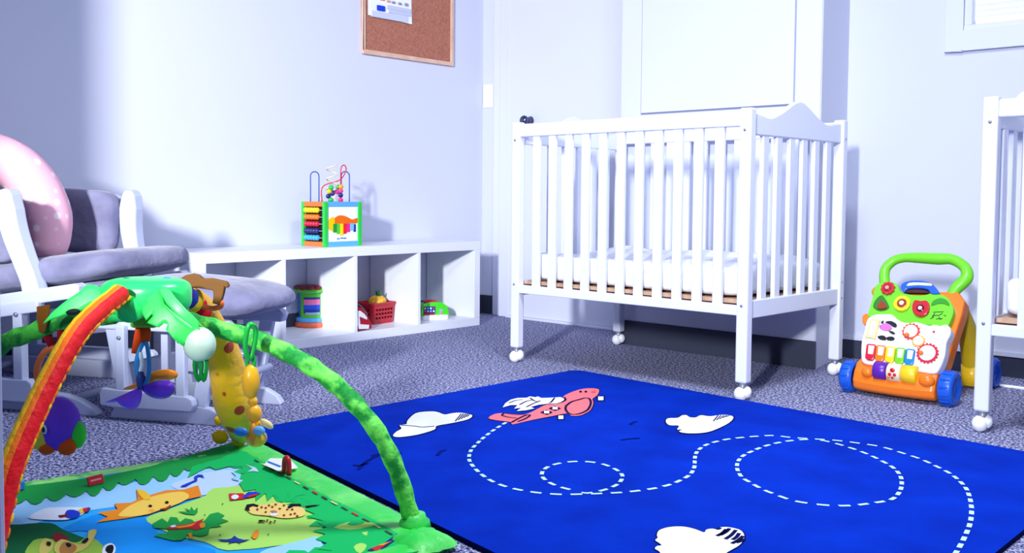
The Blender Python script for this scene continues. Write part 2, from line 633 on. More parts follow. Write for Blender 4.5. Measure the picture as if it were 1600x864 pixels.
crib1 = make_crib('crib', 'white slatted wooden crib on casters in front of the white wall panel', ((-1.594-2.666)/2, (2.901+3.598)/2, 0), math.atan2(-0.024, 1.042))
crib2 = make_crib('crib', 'white slatted crib cut off by the right edge below the window', (-0.898+CL/2, 3.012+CW/2, 0), 0.0)
lb = MB()
lx, ly = onp(1591, 170, (0, 3.0, 0), NY), 3.016-0.0135
LABW = I('label_white', (236, 240, 252))
LABK = I('label_black', (20, 22, 60))
lb.bx((lx.x, ly-0.0006, 0.918), (lx.x+0.13, ly, 0.950), LABW)
for (a, b, z0, z1) in ((0.004, 0.011, 0.926, 0.931), (0.006, 0.009, 0.931, 0.936), (0.018, 0.028, 0.932, 0.942), (0.032, 0.060, 0.934, 0.942), (0.064, 0.1, 0.934, 0.942), (0.018, 0.11, 0.924, 0.926)):
    lb.bx((lx.x+a, ly-0.0012, z0), (lx.x+b, ly-0.0005, z1), LABK)
lo = lb.build('warning_label', crib2)
lo['label'] = 'black and white sticker'

# ------------------------------------------------------------------ cube shelf
SX, SXB, SY0, SY1, SH = -3.56, -3.925, 2.013, 3.627, 0.438
sh = thing('cube_shelf', 'low white four cubby shelf unit along the left wall', 'shelf', ((SX+SXB)/2, (SY0+SY1)/2, 0))
MB().bx((SXB, SY0, SH-0.044), (SX, SY1, SH), SHELFW).build('top_panel', sh, 0.002)
MB().bx((SXB, SY0, 0.0), (SX, SY1, 0.042), SHELFW).build('bottom_panel', sh, 0.002)
for (a, b) in ((SY0, SY0+0.042), (SY1-0.042, SY1)):
    MB().bx((SXB, a, 0.042), (SX, b, SH-0.044), SHELFW).build('side_panel', sh, 0.002)
DIV = (2.424, 2.813, 3.203)
for y in DIV:
    MB().bx((SXB, y-0.009, 0.042), (SX, y+0.009, SH-0.044), SHELFW).build('divider', sh, 0.001)

# ---- activity cube on the shelf
q0 = Vector((-3.635, 2.775, SH))
q0 = onp(507, 384.5, (-3.62, 0, 0), Vector((1, 0, 0)))
q0.z = SH
q1 = fl(566, 381, SH)
q2 = fl(471, 381.5, SH)
ux = Vector((math.cos(math.radians(93)), math.sin(math.radians(93)), 0))
uz = Vector((0, 0, 1))
wd = 0.155
ux.normalize()
uy = uz.cross(ux)
cbx = thing('activity_cube', 'wooden activity cube with abacus side and bead maze on shelf top', 'toy', q0+ux*wd/2*1.46+uy*wd/2*1.08, math.atan2(ux.y, ux.x))
cbx.scale = (1.46, 1.08, 1.26)
GREEN = P('leaf_green', (40, 200, 70))
ORANGE = P('orange', (244, 120, 40))
SKYB = P('sky_blue', (90, 175, 240))
h = 0.163
hh = wd/2
b = MB()
b.bx((-hh+0.012, -hh+0.014, 0.006), (hh-0.012, hh-0.012, h-0.006), mat('toy_inside', (50, 36, 40), 0.8, 0.1))
b.build('body', cbx, 0, world=False)
for sx in (-1, 1):
    for sy in (-1, 1):
        MB().bx((sx*hh-sx*0.016, sy*hh-sy*0.016, 0), (sx*hh, sy*hh, h), GREEN).build('corner_post', cbx, 0.003, world=False)
for sy in (-1, 1):
    for z in (0, h-0.018):
        MB().bx((-hh+0.016, sy*hh-sy*0.014, z), (hh-0.016, sy*hh-sy*0.002, z+0.018), SKYB).build('rail', cbx, 0.002, world=False)
for sx in (-1, 1):
    for z in (0, h-0.018):
        MB().bx((sx*hh-sx*0.014, -hh+0.016, z), (sx*hh-sx*0.002, hh-0.016, z+0.018), ORANGE).build('rail', cbx, 0.002, world=False)
fp = MB()
FR = frame((0, -hh+0.006, 0), (1, 0, 0), (0, 0, 1))      # its z points to -y
fp.bx((-hh+0.016, -hh+0.006, 0.018), (hh-0.016, -hh+0.012, h-0.018), mat('white_board', (246, 248, 255), 0.5, 0.3))


def fish(pts, z, m):
    fp.prism([(p[0], p[1]) for p in smooth_closed([(x, y, 0) for x, y in pts], 4)], 0, z, m, FR)


s = 0.001
fish([((x-535)*0.52*s, (600-y)*0.52*s*0.62+0.075) for x, y in ((455, 560), (480, 500), (520, 480), (570, 500), (610, 530), (650, 515), (650, 570), (600, 580), (520, 585))], 0.0015, I('orange', (240, 110, 20)))
fish([((x-535)*0.52*s, (600-y)*0.52*s*0.62+0.075) for x, y in ((412, 580), (430, 520), (465, 500), (470, 580), (465, 660), (430, 640))], 0.0018, I('yellow', (250, 200, 20)))
xs = (-0.040, -0.026, -0.013, 0.000, 0.014, 0.028, 0.044)
for i, c in enumerate(((30, 150, 60), (90, 200, 60), (250, 220, 30), (235, 40, 40), (235, 40, 140), (120, 190, 245))):
    dz = 0.006*abs(i-2)
    fp.bx((xs[i], -hh+0.0025, 0.040+dz), (xs[i+1], -hh+0.006, 0.083), I('fish%d' % i, c))
fp.bx((0.044, -hh+0.0025, 0.052), (0.052, -hh+0.006, 0.080), I('navy', (30, 50, 150)))
for (x, z, w) in ((-0.024, 0.026, 0.010), (-0.010, 0.028, 0.012), (0.004, 0.027, 0.010)):
    fp.bx((x, -hh+0.004, z), (x+w, -hh+0.006, z+0.004), I('scrawl_blue', (40, 120, 200)))
fo = fp.build('picture_panel', cbx, 0, world=False)
fo['label'] = 'white panel with a striped fish picture'
# abacus on the -x side
for i, c in enumerate(((60, 170, 240), (30, 40, 110), (200, 24, 60), (240, 120, 30), (250, 215, 20))):
    z = 0.032+i*0.025
    row = MB()
    row.tube([(-hh+0.004, -hh+0.014, z), (-hh+0.004, hh-0.014, z)], 0.0015, STEEL, 6)
    for k in range(5):
        yy = hh-0.03-k*0.0185
        row.ball((-hh+0.003, yy, z), (0.0095, 0.0105, 0.0105), P('bead%d' % i, c), seg=12)
    row.build('abacus_row', cbx, 0, world=False)
BLUEW = P('wire_blue', (50, 90, 180))
REDW = P('wire_red', (220, 40, 60))
CREAM = P('wire_cream', (244, 226, 196))


def wire(pts, m, r=0.0022):
    w_ = MB()
    w_.tube(smooth_open(pts, 6), r, m, 8)
    return w_.build('bead_wire', cbx, 0, world=False)


def U(xa, xb, y, ztop, ya=None):
    ra = abs(xb-xa)/2
    pts = [(xa, y, h-0.002), (xa, y, h+ztop*0.5), (xa, y, h+ztop-ra)]
    for i in range(1, 6):
        a = PI-PI*i/6
        pts.append(((xa+xb)/2+ra*math.cos(a), y, h+ztop-ra+ra*math.sin(a)))
    pts += [(xb, y, h+ztop-ra), (xb, y, h+ztop*0.5), (xb, y, h-0.002)]
    return pts


wire(U(-0.052, -0.018, 0.056, 0.110), BLUEW)
wire(U(0.024, 0.058, -0.024, 0.112), BLUEW)
wire([(0.018, -0.03, h-0.002), (0.018, -0.03, h+0.08), (0.020, -0.03, h+0.125), (0.034, -0.03, h+0.135), (0.040, -0.03, h+0.115), (0.02, -0.02, h+0.08), (-0.03, 0.01, h+0.055), (-0.034, 0.01, h-0.002)], REDW)
sp = [(-0.015, -0.02, h-0.002)]
for i in range(26):
    a = i*0.75
    sp.append((-0.012+0.018*math.cos(a), -0.02+0.018*math.sin(a), h+0.03+i*0.0044))
wire(sp, CREAM)
BCOL = ((-0.030, -0.045, 0.052, (40, 200, 90)), (-0.022, -0.02, 0.038, (250, 230, 40)), (-0.016, -0.015, 0.048, (240, 60, 150)), (-0.02, -0.01, 0.020, (40, 40, 120)), (-0.010, -0.02, 0.030, (60, 50, 140)),
        (-0.004, -0.01, 0.034, (30, 40, 120)), (-0.016, -0.02, 0.006, (50, 190, 90)), (0.018, -0.03, 0.006, (240, 60, 130)), (0.018, -0.03, 0.024, (40, 40, 130)), (0.018, -0.03, 0.040, (240, 70, 140)), (0.019, -0.03, 0.055, (250, 170, 30)), (0.026, 0.0, 0.054, (50, 200, 90)), (0.008, -0.02, 0.036, (235, 60, 150)))
for (x, y, z, c) in BCOL:
    MB().ball((x, y, h+z), 0.0092, P('bd%d_%d' % (c[0], c[2]), c), seg=12).build('bead', cbx, 0, world=False)

# ---- drum toy in the second cubby
dc = fl(486, 512, 0.042)
dr = thing('toy_drum', 'green and blue toy drum with dark red top in a cubby', 'toy', (dc.x-0.045, dc.y+0.035, 0.042), math.radians(20))
dr.scale = (1.32, 1.32, 1.19)
RDK = P('dark_red', (130, 16, 40))
MB().lathe([(0.056, 0), (0.060, 0.004), (0.060, 0.016), (0.054, 0.022)], P('coral', (240, 110, 70))).build('foot_ring', dr, 0, world=False)
MB().lathe([(0.054, 0.020), (0.057, 0.026), (0.056, 0.034), (0.048, 0.040)], SKYB).build('base_ring', dr, 0, world=False)
MB().lathe([(0.047, 0.036), (0.046, 0.08), (0.047, 0.135), (0.052, 0.142)], P('drum_blue', (50, 130, 225))).build('body', dr, 0, world=False)
MB().lathe([(0.050, 0.138), (0.060, 0.140), (0.061, 0.150), (0.056, 0.156)], P('lime', (90, 205, 40))).build('rim', dr, 0, world=False)
lid = MB()
for k in range(12):
    a = 2*PI*k/12
    lid.ball((0.046*math.cos(a), 0.046*math.sin(a), 0.158), (0.017, 0.017, 0.011), RDK, seg=10)
lid.lathe([(0.052, 0.150), (0.056, 0.158), (0.045, 0.168), (0.0, 0.170)], RDK)
lid.build('lid', dr, 0, world=False)
# screen plate faces the camera
pa = math.atan2(-dc.y, -dc.x)-math.radians(20)
scr = MB()
FS = RZ(pa+PI/2)


def cyl_patch(x0, x1, z0, z1, rr, m, n=6):
    vs, fs = [], []
    for i in range(n+1):
        a = (x0+(x1-x0)*i/n)/0.047
        for z in (z0, z1):
            vs.append((rr*math.sin(a), -rr*math.cos(a), z))
    for i in range(n):
        fs.append((2*i, 2*i+2, 2*i+3, 2*i+1))
    scr.add(vs, fs, m, True, FS)


cyl_patch(-0.042, 0.042, 0.040, 0.136, 0.0485, P('lime', (90, 205, 40)))
cyl_patch(-0.027, 0.030, 0.058, 0.122, 0.0500, P('navy', (30, 50, 150)))
cyl_patch(-0.026, 0.029, 0.088, 0.114, 0.0510, P('pinkish', (245, 120, 170)))
cyl_patch(-0.026, 0.029, 0.074, 0.092, 0.0512, P('royal', (30, 80, 215)))
cyl_patch(-0.020, 0.029, 0.052, 0.062, 0.0510, P('greyp', (150, 180, 200)))
scr.build('picture_window', dr, 0, world=False)

# ---- red basket with pineapple
bc = fl(600, 507, 0.042)
bk = thing('toy_basket', 'red perforated toy basket in the third cubby', 'basket', (bc.x-0.095, bc.y+0.018, 0.042), math.radians(6))
RED = P('red', (176, 14, 36))
bm_ = MB()


def rrect(w, d, r, n=4):
    out = []
    for (cx, cy, a0) in ((w-r, d-r, 0), (-w+r, d-r, 90), (-w+r, -d+r, 180), (w-r, -d+r, 270)):
        for i in range(n+1):
            a = math.radians(a0+90*i/n)
            out.append((cx+r*math.cos(a), cy+r*math.sin(a)))
    return out


rings = []
for (w, d, z) in ((0.062, 0.075, 0), (0.068, 0.082, 0.09), (0.073, 0.088, 0.096), (0.072, 0.087, 0.104), (0.063, 0.077, 0.104), (0.060, 0.073, 0.008)):
    rings.append([(x, y, z) for x, y in rrect(w, d, 0.016)])
vs = [p for r_ in rings for p in r_]
L = len(rings[0])
fs = []
for i in range(len(rings)-1):
    for k in range(L):
        fs.append((i*L+k, i*L+(k+1) % L, (i+1)*L+(k+1) % L, (i+1)*L+k))
fs.append(list(range(L-1, -1, -1)))
fs.append([(len(rings)-1)*L+k for k in range(L)])
bm_.add(vs, fs, RED, False)
bm_.build('body', bk, 0.001, world=False)
HOLE = mat('hole_shadow', (80, 4, 18), 0.9, 0.0)  # shade inside the perforations, painted as dark blocks on a solid wall
ho = MB()
for j in range(3):
    for i in range(6):
        ho.box((0.0655+0.0018*j, -0.05+i*0.02, 0.03+j*0.02), (0.004, 0.007, 0.009), HOLE)
for i in range(5):
    for j in range(3):
        ho.box((-0.04+i*0.02, -0.079-0.0022*j, 0.03+j*0.02), (0.007, 0.004, 0.009), HOLE)
ho.build('grille_hole_shade', bk, 0, world=False)
pn = thing('toy_pineapple', 'yellow toy pineapple with green leaf lying in the red basket', 'toy', (bc.x-0.085, bc.y+0.028, 0.132))
pm = MB()
pm.ball((0, 0, 0.012), (0.042, 0.048, 0.036), mat('pineapple', (240, 200, 60), 0.6, 0.3, noise=(60, (220, 140, 60), 0.4, 0.6)), seg=20)
pm.build('fruit', pn, 0, world=False)
lf = MB()
for k in range(5):
    a = k*1.26
    lf.tube([(0.01, 0, 0.036), (0.012+0.008*math.cos(a), 0.010*math.sin(a), 0.056), (0.012+0.016*math.cos(a), 0.016*math.sin(a), 0.072)], [0.008, 0.007, 0.001], P('leafdk', (20, 100, 60)), 6)
lf.build('leaf_crown', pn, 0, world=False)
# red and white toy beside the basket
tv = thing('toy_vehicle', 'dark red toy with white stripe panels leaning beside the red basket', 'toy', (SX-0.05, 2.874, 0.042), math.radians(8))
v = MB()
side = [(-0.050, 0.004), (0.052, 0.004), (0.052, 0.022), (0.040, 0.040), (0.032, 0.056), (0.008, 0.086), (-0.018, 0.108), (-0.050, 0.118)]
v.prism(side, -0.03, 0.03, RED, frame((0, 0, 0), (0, 1, 0), (0, 0, 1)))
v.build('body', tv, 0.004, world=False)
WP = P('white', (240, 242, 252))
st = MB()
FF = frame((0.0302, 0, 0), (0, 1, 0), (0, 0, 1))
st.prism([(-0.046, 0.098), (-0.030, 0.096), (-0.004, 0.080), (0.014, 0.062), (0.016, 0.050), (0.000, 0.056), (-0.030, 0.068), (-0.046, 0.066)], 0, 0.004, WP, FF)
st.prism([(-0.046, 0.030), (-0.034, 0.034), (0.030, 0.024), (0.026, 0.006), (-0.040, 0.012)], 0, 0.004, WP, FF)
st.prism([(-0.050, 0.066), (-0.034, 0.066), (-0.030, 0.034), (-0.050, 0.030)], 0, 0.003, WP, FF)
st.build('white_panel', tv, 0.001, world=False)
hb = MB()
hb.tube(smooth_open([(0, -0.052, 0.126), (0, -0.02, 0.116), (0, 0.012, 0.094), (0, 0.04, 0.066)], 4), [0.014]*16 if False else 0.013, P('navy_dark', (40, 34, 58)), 10)
hb.build('handle_bar', tv, 0, world=False)

# ---- green toy in the fourth cubby
gc = fl(686, 497, 0.042)
gt = thing('toy_car', 'green and white rounded plastic toy with red top in the end cubby', 'toy', (SX-0.115, gc.y-0.040, 0.042), math.radians(-28))
gt.scale = (0.95, 0.85, 1.05)
LIME = P('toy_lime', (70, 215, 40))
g = MB()
sidep = smooth_closed([(-0.085, 0.020, 0), (-0.085, 0.050, 0), (-0.075, 0.074, 0), (-0.04, 0.084, 0), (0.01, 0.086, 0), (0.045, 0.080, 0), (0.072, 0.060, 0), (0.080, 0.035, 0), (0.078, 0.020, 0), (0, 0.018, 0)], 4)
g.prism([(p.x, p.y) for p in sidep], -0.045, 0.045, LIME, frame((0, 0, 0), (0, 1, 0), (0, 0, 1)))
g.build('body', gt, 0.006, world=False)
MB().prism(rrect(0.048, 0.082, 0.02), 0, 0.024, WP).build('base', gt, 0.003, world=False)
kpd = MB()
kpd.bx((0.044, -0.078, 0.034), (0.0475, -0.004, 0.066), P('navy', (30, 50, 150)))
for i in range(4):
    for j in range(2):
        kpd.ball((0.0475, -0.068+i*0.018, 0.043+j*0.014), (0.003, 0.006, 0.005), P('key%d' % ((i+j) % 4), [(230, 40, 50), (250, 210, 40), (90, 190, 250), (240, 240, 250)][(i+j) % 4]), seg=10)
kpd.bx((0.045, -0.080, 0.026), (0.050, -0.010, 0.034), P('red', (176, 14, 36)))
kpd.build('key_panel', gt, 0.001, world=False)
MB().ball((0, -0.02, 0.083), (0.032, 0.045, 0.012), P('red2', (200, 30, 50)), seg=16, e=0.6).build('top_button', gt, 0, world=False)
dd = MB()
dd.bx((0.0445, 0.022, 0.026), (0.0475, 0.040, 0.052), P('greyp', (150, 180, 200)))
dd.bx((0.0455, 0.025, 0.030), (0.0485, 0.037, 0.040), P('pinkish', (245, 120, 170)))
dd.build('small_window', gt, 0.001, world=False)

# ------------------------------------------------------------------ blue rug
RUGZ = 0.012
RB = mat('rug_blue', (0, 38, 158), 1.0, 0.05, noise=(7, (0, 48, 180), 0.3, 0.7), bump=(300, 0.35, 0.003))
RBE = mat('rug_edge', (4, 12, 70), 1.0, 0.05)
RW = mat('rug_white', (238, 238, 246), 1.0, 0.05, bump=(300, 0.3, 0.003))
RP = mat('rug_pink', (238, 120, 128), 1.0, 0.05, bump=(300, 0.3, 0.003))
RK = mat('rug_dark', (10, 16, 70), 1.0, 0.05)
RD = mat('rug_dash', (190, 226, 238), 1.0, 0.05)
rc = [fl(900, 582), Vector((-0.545, 2.795, 0)), Vector((-0.56, 1.20, 0)), fl(452, 722)+Vector((-0.26, 0.045, 0))]
rc[3] = Vector((-2.40, 1.52, 0))
# front edge passes through the two points seen beside the play mat
pa_, pb_ = fl(470, 728), fl(742, 864)
dfe = (pb_-pa_).normalized()
rc[3] = pa_ + dfe*((-2.398-pa_.x)/dfe.x)
rc[2] = pa_ + dfe*((-0.56-pa_.x)/dfe.x)
rc[3] += Vector((0.0, 0.012, 0))
rc[2] += Vector((0.0, 0.012, 0))


def round_poly(c, r, n=6):
    out = []
    L = len(c)
    for i in range(L):
        p, q, s_ = c[i-1], c[i], c[(i+1) % L]
        a = q+(p-q).normalized()*r
        b = q+(s_-q).normalized()*r
        for k in range(n+1):
            t = k/n
            out.append(a*(1-t)**2+q*2*t*(1-t)+b*t*t)
    return out


rp_ = round_poly(rc, 0.05)
rug = MB()
rug.prism([(p.x, p.y) for p in rp_], 0.0, RUGZ, RB, side=RBE)
ROOT_RUG = None


def rd(px, m, lay=1, smooth=0):
    pts = [fl(x, y, RUGZ) for x, y in px]
    if smooth:
        pts = smooth_closed(pts, smooth)
    rug.flat([(p.x, p.y, RUGZ+0.0007*lay) for p in pts], m)


def strip(px, wpx, m, lay):
    """thin line on the rug, width in metres"""
    pts = smooth_open([fl(x, y, RUGZ) for x, y in px], 4) if len(px) > 2 else [fl(x, y, RUGZ) for x, y in px]
    l_, r_ = [], []
    for i, p in enumerate(pts):
        t = (pts[min(i+1, len(pts)-1)]-pts[max(i-1, 0)]).normalized()
        nn = Vector((-t.y, t.x, 0))*wpx/2
        l_.append(p+nn)
        r_.append(p-nn)
    for i in range(len(pts)-1):
        q = [l_[i], l_[i+1], r_[i+1], r_[i]]
        rug.flat([(p.x, p.y, RUGZ+0.0007*lay) for p in q], m)


def z6(l): return [(600+x*0.35, 580+y*0.35) for x, y in l]
def z7(l): return [(1000+x*0.375, 600+y*0.375) for x, y in l]
def z5(l): return [(740+x*0.1375, 590+y*0.1375) for x, y in l]
def z8(l): return [(1000+x*0.125, 800+y*0.125) for x, y in l]


def grow(px, k):
    cx = sum(p[0] for p in px)/len(px)
    cy_ = sum(p[1] for p in px)/len(px)
    out = []
    for x, y in px:
        d = math.hypot(x-cx, y-cy_) or 1
        out.append((x+(x-cx)/d*k*1.2, y+(y-cy_)/d*k*0.8))
    return out


cl1 = z6([(40, 290), (55, 272), (78, 258), (70, 243), (100, 238), (105, 222), (140, 190), (190, 182), (235, 183), (270, 195), (300, 190), (340, 187), (392, 197), (378, 215), (310, 232), (235, 246), (226, 262), (150, 285), (70, 296)])
cl2 = z6([(1258, 227), (1268, 212), (1310, 210), (1330, 199), (1350, 198), (1365, 207), (1392, 208), (1415, 198), (1455, 203), (1500, 197), (1540, 198), (1560, 208), (1540, 232), (1480, 262), (1430, 276), (1360, 279), (1318, 272), (1330, 262), (1308, 262), (1316, 245), (1275, 243)])
cl3 = z8([(212, 300), (230, 245), (300, 210), (420, 190), (560, 192), (700, 225), (800, 262), (830, 228), (900, 215), (960, 226), (985, 203), (1080, 195), (1200, 215), (1270, 245), (1302, 300), (1290, 365), (1230, 430), (1100, 505), (1010, 570), (900, 605), (600, 640), (350, 610), (270, 545), (240, 500), (185, 465), (215, 432), (268, 425), (240, 395), (190, 360), (222, 328)])
for c in (cl1, cl2, cl3):
    rd(grow(c, 2.0), RK, 1, 3)
    rd(c, RW, 2, 3)
for k in range(5):
    strip(z6([(318+k*13, 226-k*5), (345+k*10, 192)]), 0.004, RK, 3)
    strip(z6([(1470+k*14, 226-k*5), (1492+k*13, 199)]), 0.004, RK, 3)
strip(z6([(75, 243), (130, 247), (170, 252), (225, 248)]), 0.006, RK, 3)
for (a, b) in (((960, 310), (1080, 225)), ((1000, 300), (1120, 215)), ((1065, 350), (1200, 235)), ((1155, 358), (1240, 275)), ((1145, 405), (1290, 310)), ((1200, 395), (1300, 345)), ((950, 225), (1000, 205))):
    strip(z8([a, ((a[0]+b[0])/2+10, (a[1]+b[1])/2+5), b]), 0.008, RK, 3)
# aeroplane
body = z5([(165, 463), (240, 418), (330, 408), (420, 418), (560, 425), (660, 395), (760, 340), (830, 312), (920, 305), (1000, 290), (1040, 250), (1015, 222), (1090, 178), (1200, 140), (1300, 125), (1400, 130), (1428, 150), (1405, 205), (1350, 245), (1362, 290), (1330, 370), (1270, 410), (1200, 437), (1110, 437), (1060, 410), (900, 440), (750, 468), (600, 500), (440, 537), (428, 512), (360, 500), (250, 487)])
rd(grow(body, 1.4), RK, 1, 2)
rd(body, RP, 2, 2)
wing = z5([(330, 348), (360, 300), (420, 260), (500, 240), (600, 238), (640, 222), (700, 232), (730, 222), (770, 240), (860, 238), (990, 230), (1030, 250), (1020, 280), (940, 303), (850, 305), (740, 318), (650, 342), (690, 360), (600, 380), (490, 390), (540, 352), (460, 362), (500, 320), (420, 322)])
rd(grow(wing, 0.8), RK, 3)
rd(wing, RW, 4)
for l_ in ([(400, 300), (480, 270), (560, 262)], [(520, 320), (600, 280), (680, 262)], [(600, 345), (680, 305), (760, 272)], [(640, 240), (690, 275), (740, 285)], [(920, 240), (880, 290), (850, 300)], [(1030, 232), (1045, 262), (1000, 288)]):
    strip(z5(l_), 0.006, RK, 5)
oval = [(1050, 330), (1110, 285), (1200, 258), (1270, 240), (1315, 250), (1332, 300), (1300, 370), (1230, 410), (1150, 428), (1080, 415), (1045, 370), (1050, 330)]
strip(z5(oval), 0.007, RK, 5)
strip(z5([(320, 440), (350, 415), (470, 428), (590, 425)]), 0.006, RK, 5)
strip(z5([(320, 440), (400, 460), (490, 468)]), 0.006, RK, 5)
strip(z5([(430, 520), (500, 480), (600, 435), (640, 440), (580, 480), (500, 510)]), 0.006, RK, 5)
for (x, y) in ((830, 405), (925, 360)):
    rd(z5([(x-75, y), (x, y-28), (x+70, y), (x, y+28)]), RK, 5)
    rd(z5([(x-28, y-14), (x+30, y-14), (x+30, y+16), (x-28, y+16)]), RW, 6)
for (x, y) in ((1215, 168), (1275, 168)):
    rd(z5([(x-14, y-8), (x+14, y-8), (x+14, y+8), (x-14, y+8)]), RK, 5)
rd(z5([(1330, 172), (1390, 150), (1380, 180)]), mat('rug_orange', (240, 96, 70), 1.0, 0.05), 5)
for (x, y, s_) in ((1445, 240, 30), (992, 455, 28)):
    rd(z5([(x-s_*1.6, y-s_), (x+s_*1.6, y-s_), (x+s_*1.6, y+s_), (x-s_*1.6, y+s_)]), RK, 1)
    rd(z5([(x-s_, y-s_*0.7), (x+s_, y-s_*0.7), (x+s_, y+s_*0.7), (x-s_, y+s_*0.7)]), RW, 2)


def dashes(px, closed=False, dash=0.026, gap=0.020, wd_=0.0095):
    pts = [fl(x, y, RUGZ) for x, y in px]
    pts = smooth_closed(pts, 8)+[pts[0]] if closed else smooth_open(pts, 8)
    # resample by arc length
    acc = [0]
    for i in range(1, len(pts)):
        acc.append(acc[-1]+(pts[i]-pts[i-1]).length)

    def at(d):
        for i in range(1, len(pts)):
            if acc[i] >= d:
                t = (d-acc[i-1])/max(1e-9, acc[i]-acc[i-1])
                return pts[i-1].lerp(pts[i], t)
        return pts[-1]
    d = 0
    while d+dash < acc[-1]:
        q = [at(d), at(d+dash*0.5), at(d+dash)]
        t = (q[2]-q[0]).normalized()
        nn = Vector((-t.y, t.x, 0))*wd_/2
        rug.flat([Vector((p.x, p.y, RUGZ+0.0012)) for p in (q[0]+nn, q[1]+nn, q[2]+nn, q[2]-nn, q[1]-nn, q[0]-nn)], RD)
        d += dash+gap


dashes([(790.7, 660.5), (775, 670), (759, 681.5), (747, 692), (736, 704), (733, 718), (740, 730), (754, 743), (770, 753), (791, 761), (817, 767), (845, 771), (873, 773), (897, 773), (943, 771.5), (971, 770), (995, 767.6), (1020, 764), (1044, 758.5), (1062, 751.5), (1078, 742), (1085, 730), (1085.5, 718), (1088, 708), (1097, 699), (1111, 692.7), (1135, 687), (1160, 684), (1184, 682), (1210, 681), (1236, 684), (1277, 686.6), (1311, 689), (1349, 694), (1379, 699), (1412, 709), (1439, 718), (1465, 730), (1487, 742), (1506, 759), (1514, 774), (1518, 795), (1516, 817), (1508, 838), (1497, 859), (1480, 885)])
dashes(z6([(830, 530), (770, 513), (725, 490), (704, 465), (718, 437), (760, 418), (820, 407), (885, 404), (960, 412), (1010, 428), (1050, 450), (1065, 472), (1050, 500), (1020, 518), (970, 535), (900, 546)]), True)
dashes(z7([(700, 232), (640, 236), (580, 245), (520, 260), (470, 280), (430, 300), (408, 325), (405, 355), (425, 390), (460, 412), (510, 440), (580, 468), (640, 488), (720, 501), (800, 508), (880, 508), (950, 500), (1040, 485), (1075, 460), (1090, 425), (1085, 385), (1055, 350), (1000, 318), (940, 290), (870, 265), (800, 245), (750, 235)]), True)
for l_ in ([(560, 734), (572, 722), (590, 712)], [(552, 727), (562, 728), (575, 724)], [(580, 713), (600, 709), (628, 708)], [(683, 712), (690, 705), (697, 704)], [(984, 664), (990, 660), (996, 659)], [(970, 688), (984, 686), (1000, 685)]):
    strip(l_, 0.010, mat('rug_bird', (0, 22, 110), 1.0, 0.05), 2)
tag(rug.build('area_rug'), 'bright blue rug with aeroplane, clouds and dashed loops on the carpet', 'rug')

# ------------------------------------------------------------------ play gym
MZ = 0.016
gB, gR = fl(403, 694, 0.018), fl(706, 850, 0.016)
gB.z = gR.z = 0
e_ = (gR-gB).normalized()
gl = (gR-gB).length
p_ = Vector((e_.y, -e_.x, 0))
if p_.y > 0:
    p_ = -p_
gL, gF = gB+p_*gl, gR+p_*gl
gC = (gB+gF)/2
gym = thing('play_gym', 'padded jungle play mat with green and rainbow arches crossing over it', 'play gym', (gC.x, gC.y, 0))


def G(a, b, z=0.0):      # mat coordinates: a along back-right edge, b towards the front-left
    return gB+e_*(a*gl)+p_*(b*gl)+Vector((0, 0, z))


MBLUE = I('mat_stream', (46, 172, 244))
MSKY = I('mat_sky', (160, 214, 252))
MPALE = I('mat_pale', (196, 220, 248))
MDEEP = I('mat_deep', (20, 148, 236))
MGRASS = I('mat_grass', (176, 228, 104))
MGREEN = I('mat_green', (20, 190, 96))
MLEAF = I('mat_leaf', (26, 158, 70))
MDK = I('mat_darkleaf', (10, 96, 52))
MLIGHT = I('mat_mint', (176, 240, 160))
SATIN = mat('satin_green', (44, 216, 76), 0.45, 0.4, noise=(9, (130, 244, 116), 0.42, 0.75), bump=(14, 0.5, 0.02))
SATINL = mat('satin_light', (150, 232, 120), 0.55, 0.3, noise=(16, (44, 176, 70), 0.5, 0.62), bump=(14, 0.4, 0.02))
pm_ = MB()
pm_.prism([(q.x, q.y) for q in round_poly([gB+(e_+p_)*0.006, gR+(p_-e_)*0.006, gF-(p_+e_)*0.014, gL+(e_-p_)*0.014], 0.03)], 0.0, MZ, MBLUE, side=SATIN)
LAY = [0]


def md(px, m, smooth=0, lay=1):
    pts = [fl(x, y, MZ) for x, y in px]
    if smooth:
        pts = smooth_closed(pts, smooth)
    LAY[0] += 1
    pm_.flat([(p.x, p.y, MZ+0.0006*lay+0.00004*(LAY[0] % 14)) for p in pts], m)


def y3(l): return [(x*0.25924, 640+y*0.25926) for x, y in l]          # crop (0,640,400,864)
def y4(l): return [(340+x*0.25924, 640+y*0.25926) for x, y in l]      # crop (340,640,740,864)
def ya(l): return [(x*0.21295, 680+y*0.21296) for x, y in l]          # crop (0,680,240,864)
def yb(l): return [(200+x*0.21295, 680+y*0.21296) for x, y in l]      # crop (200,680,440,864)


# stream bands
md(y3([(30, 560), (250, 500), (500, 480), (720, 450), (900, 420), (1200, 330), (1500, 300), (1560, 420), (1380, 480), (1200, 520), (900, 560), (600, 600), (350, 640), (180, 700), (40, 720)]), MSKY, 2, 1)
md(y3([(1030, 460), (1110, 420), (1250, 380), (1400, 370), (1480, 420), (1400, 470), (1220, 520), (1120, 500)]), MPALE, 3, 2)
md(y3([(350, 740), (560, 640), (700, 640), (900, 660), (940, 720), (980, 780), (1180, 820), (1300, 864), (1000, 920), (600, 920), (560, 740)]), MDEEP, 3, 2)
# meadow
md(y3([(880, 660), (1000, 610), (1180, 545), (1300, 500), (1480, 465), (1540, 480), (1700, 480), (1900, 640), (1950, 760), (1900, 800), (1700, 820), (1500, 845), (1330, 840), (1230, 800), (1080, 770), (960, 720)]), MGRASS, 3, 2)
md(y4([(-60, 500), (60, 470), (160, 470), (330, 540), (500, 560), (640, 640), (600, 700), (560, 760), (430, 800), (200, 840), (0, 840), (-100, 700)]), MGRASS, 3, 2)
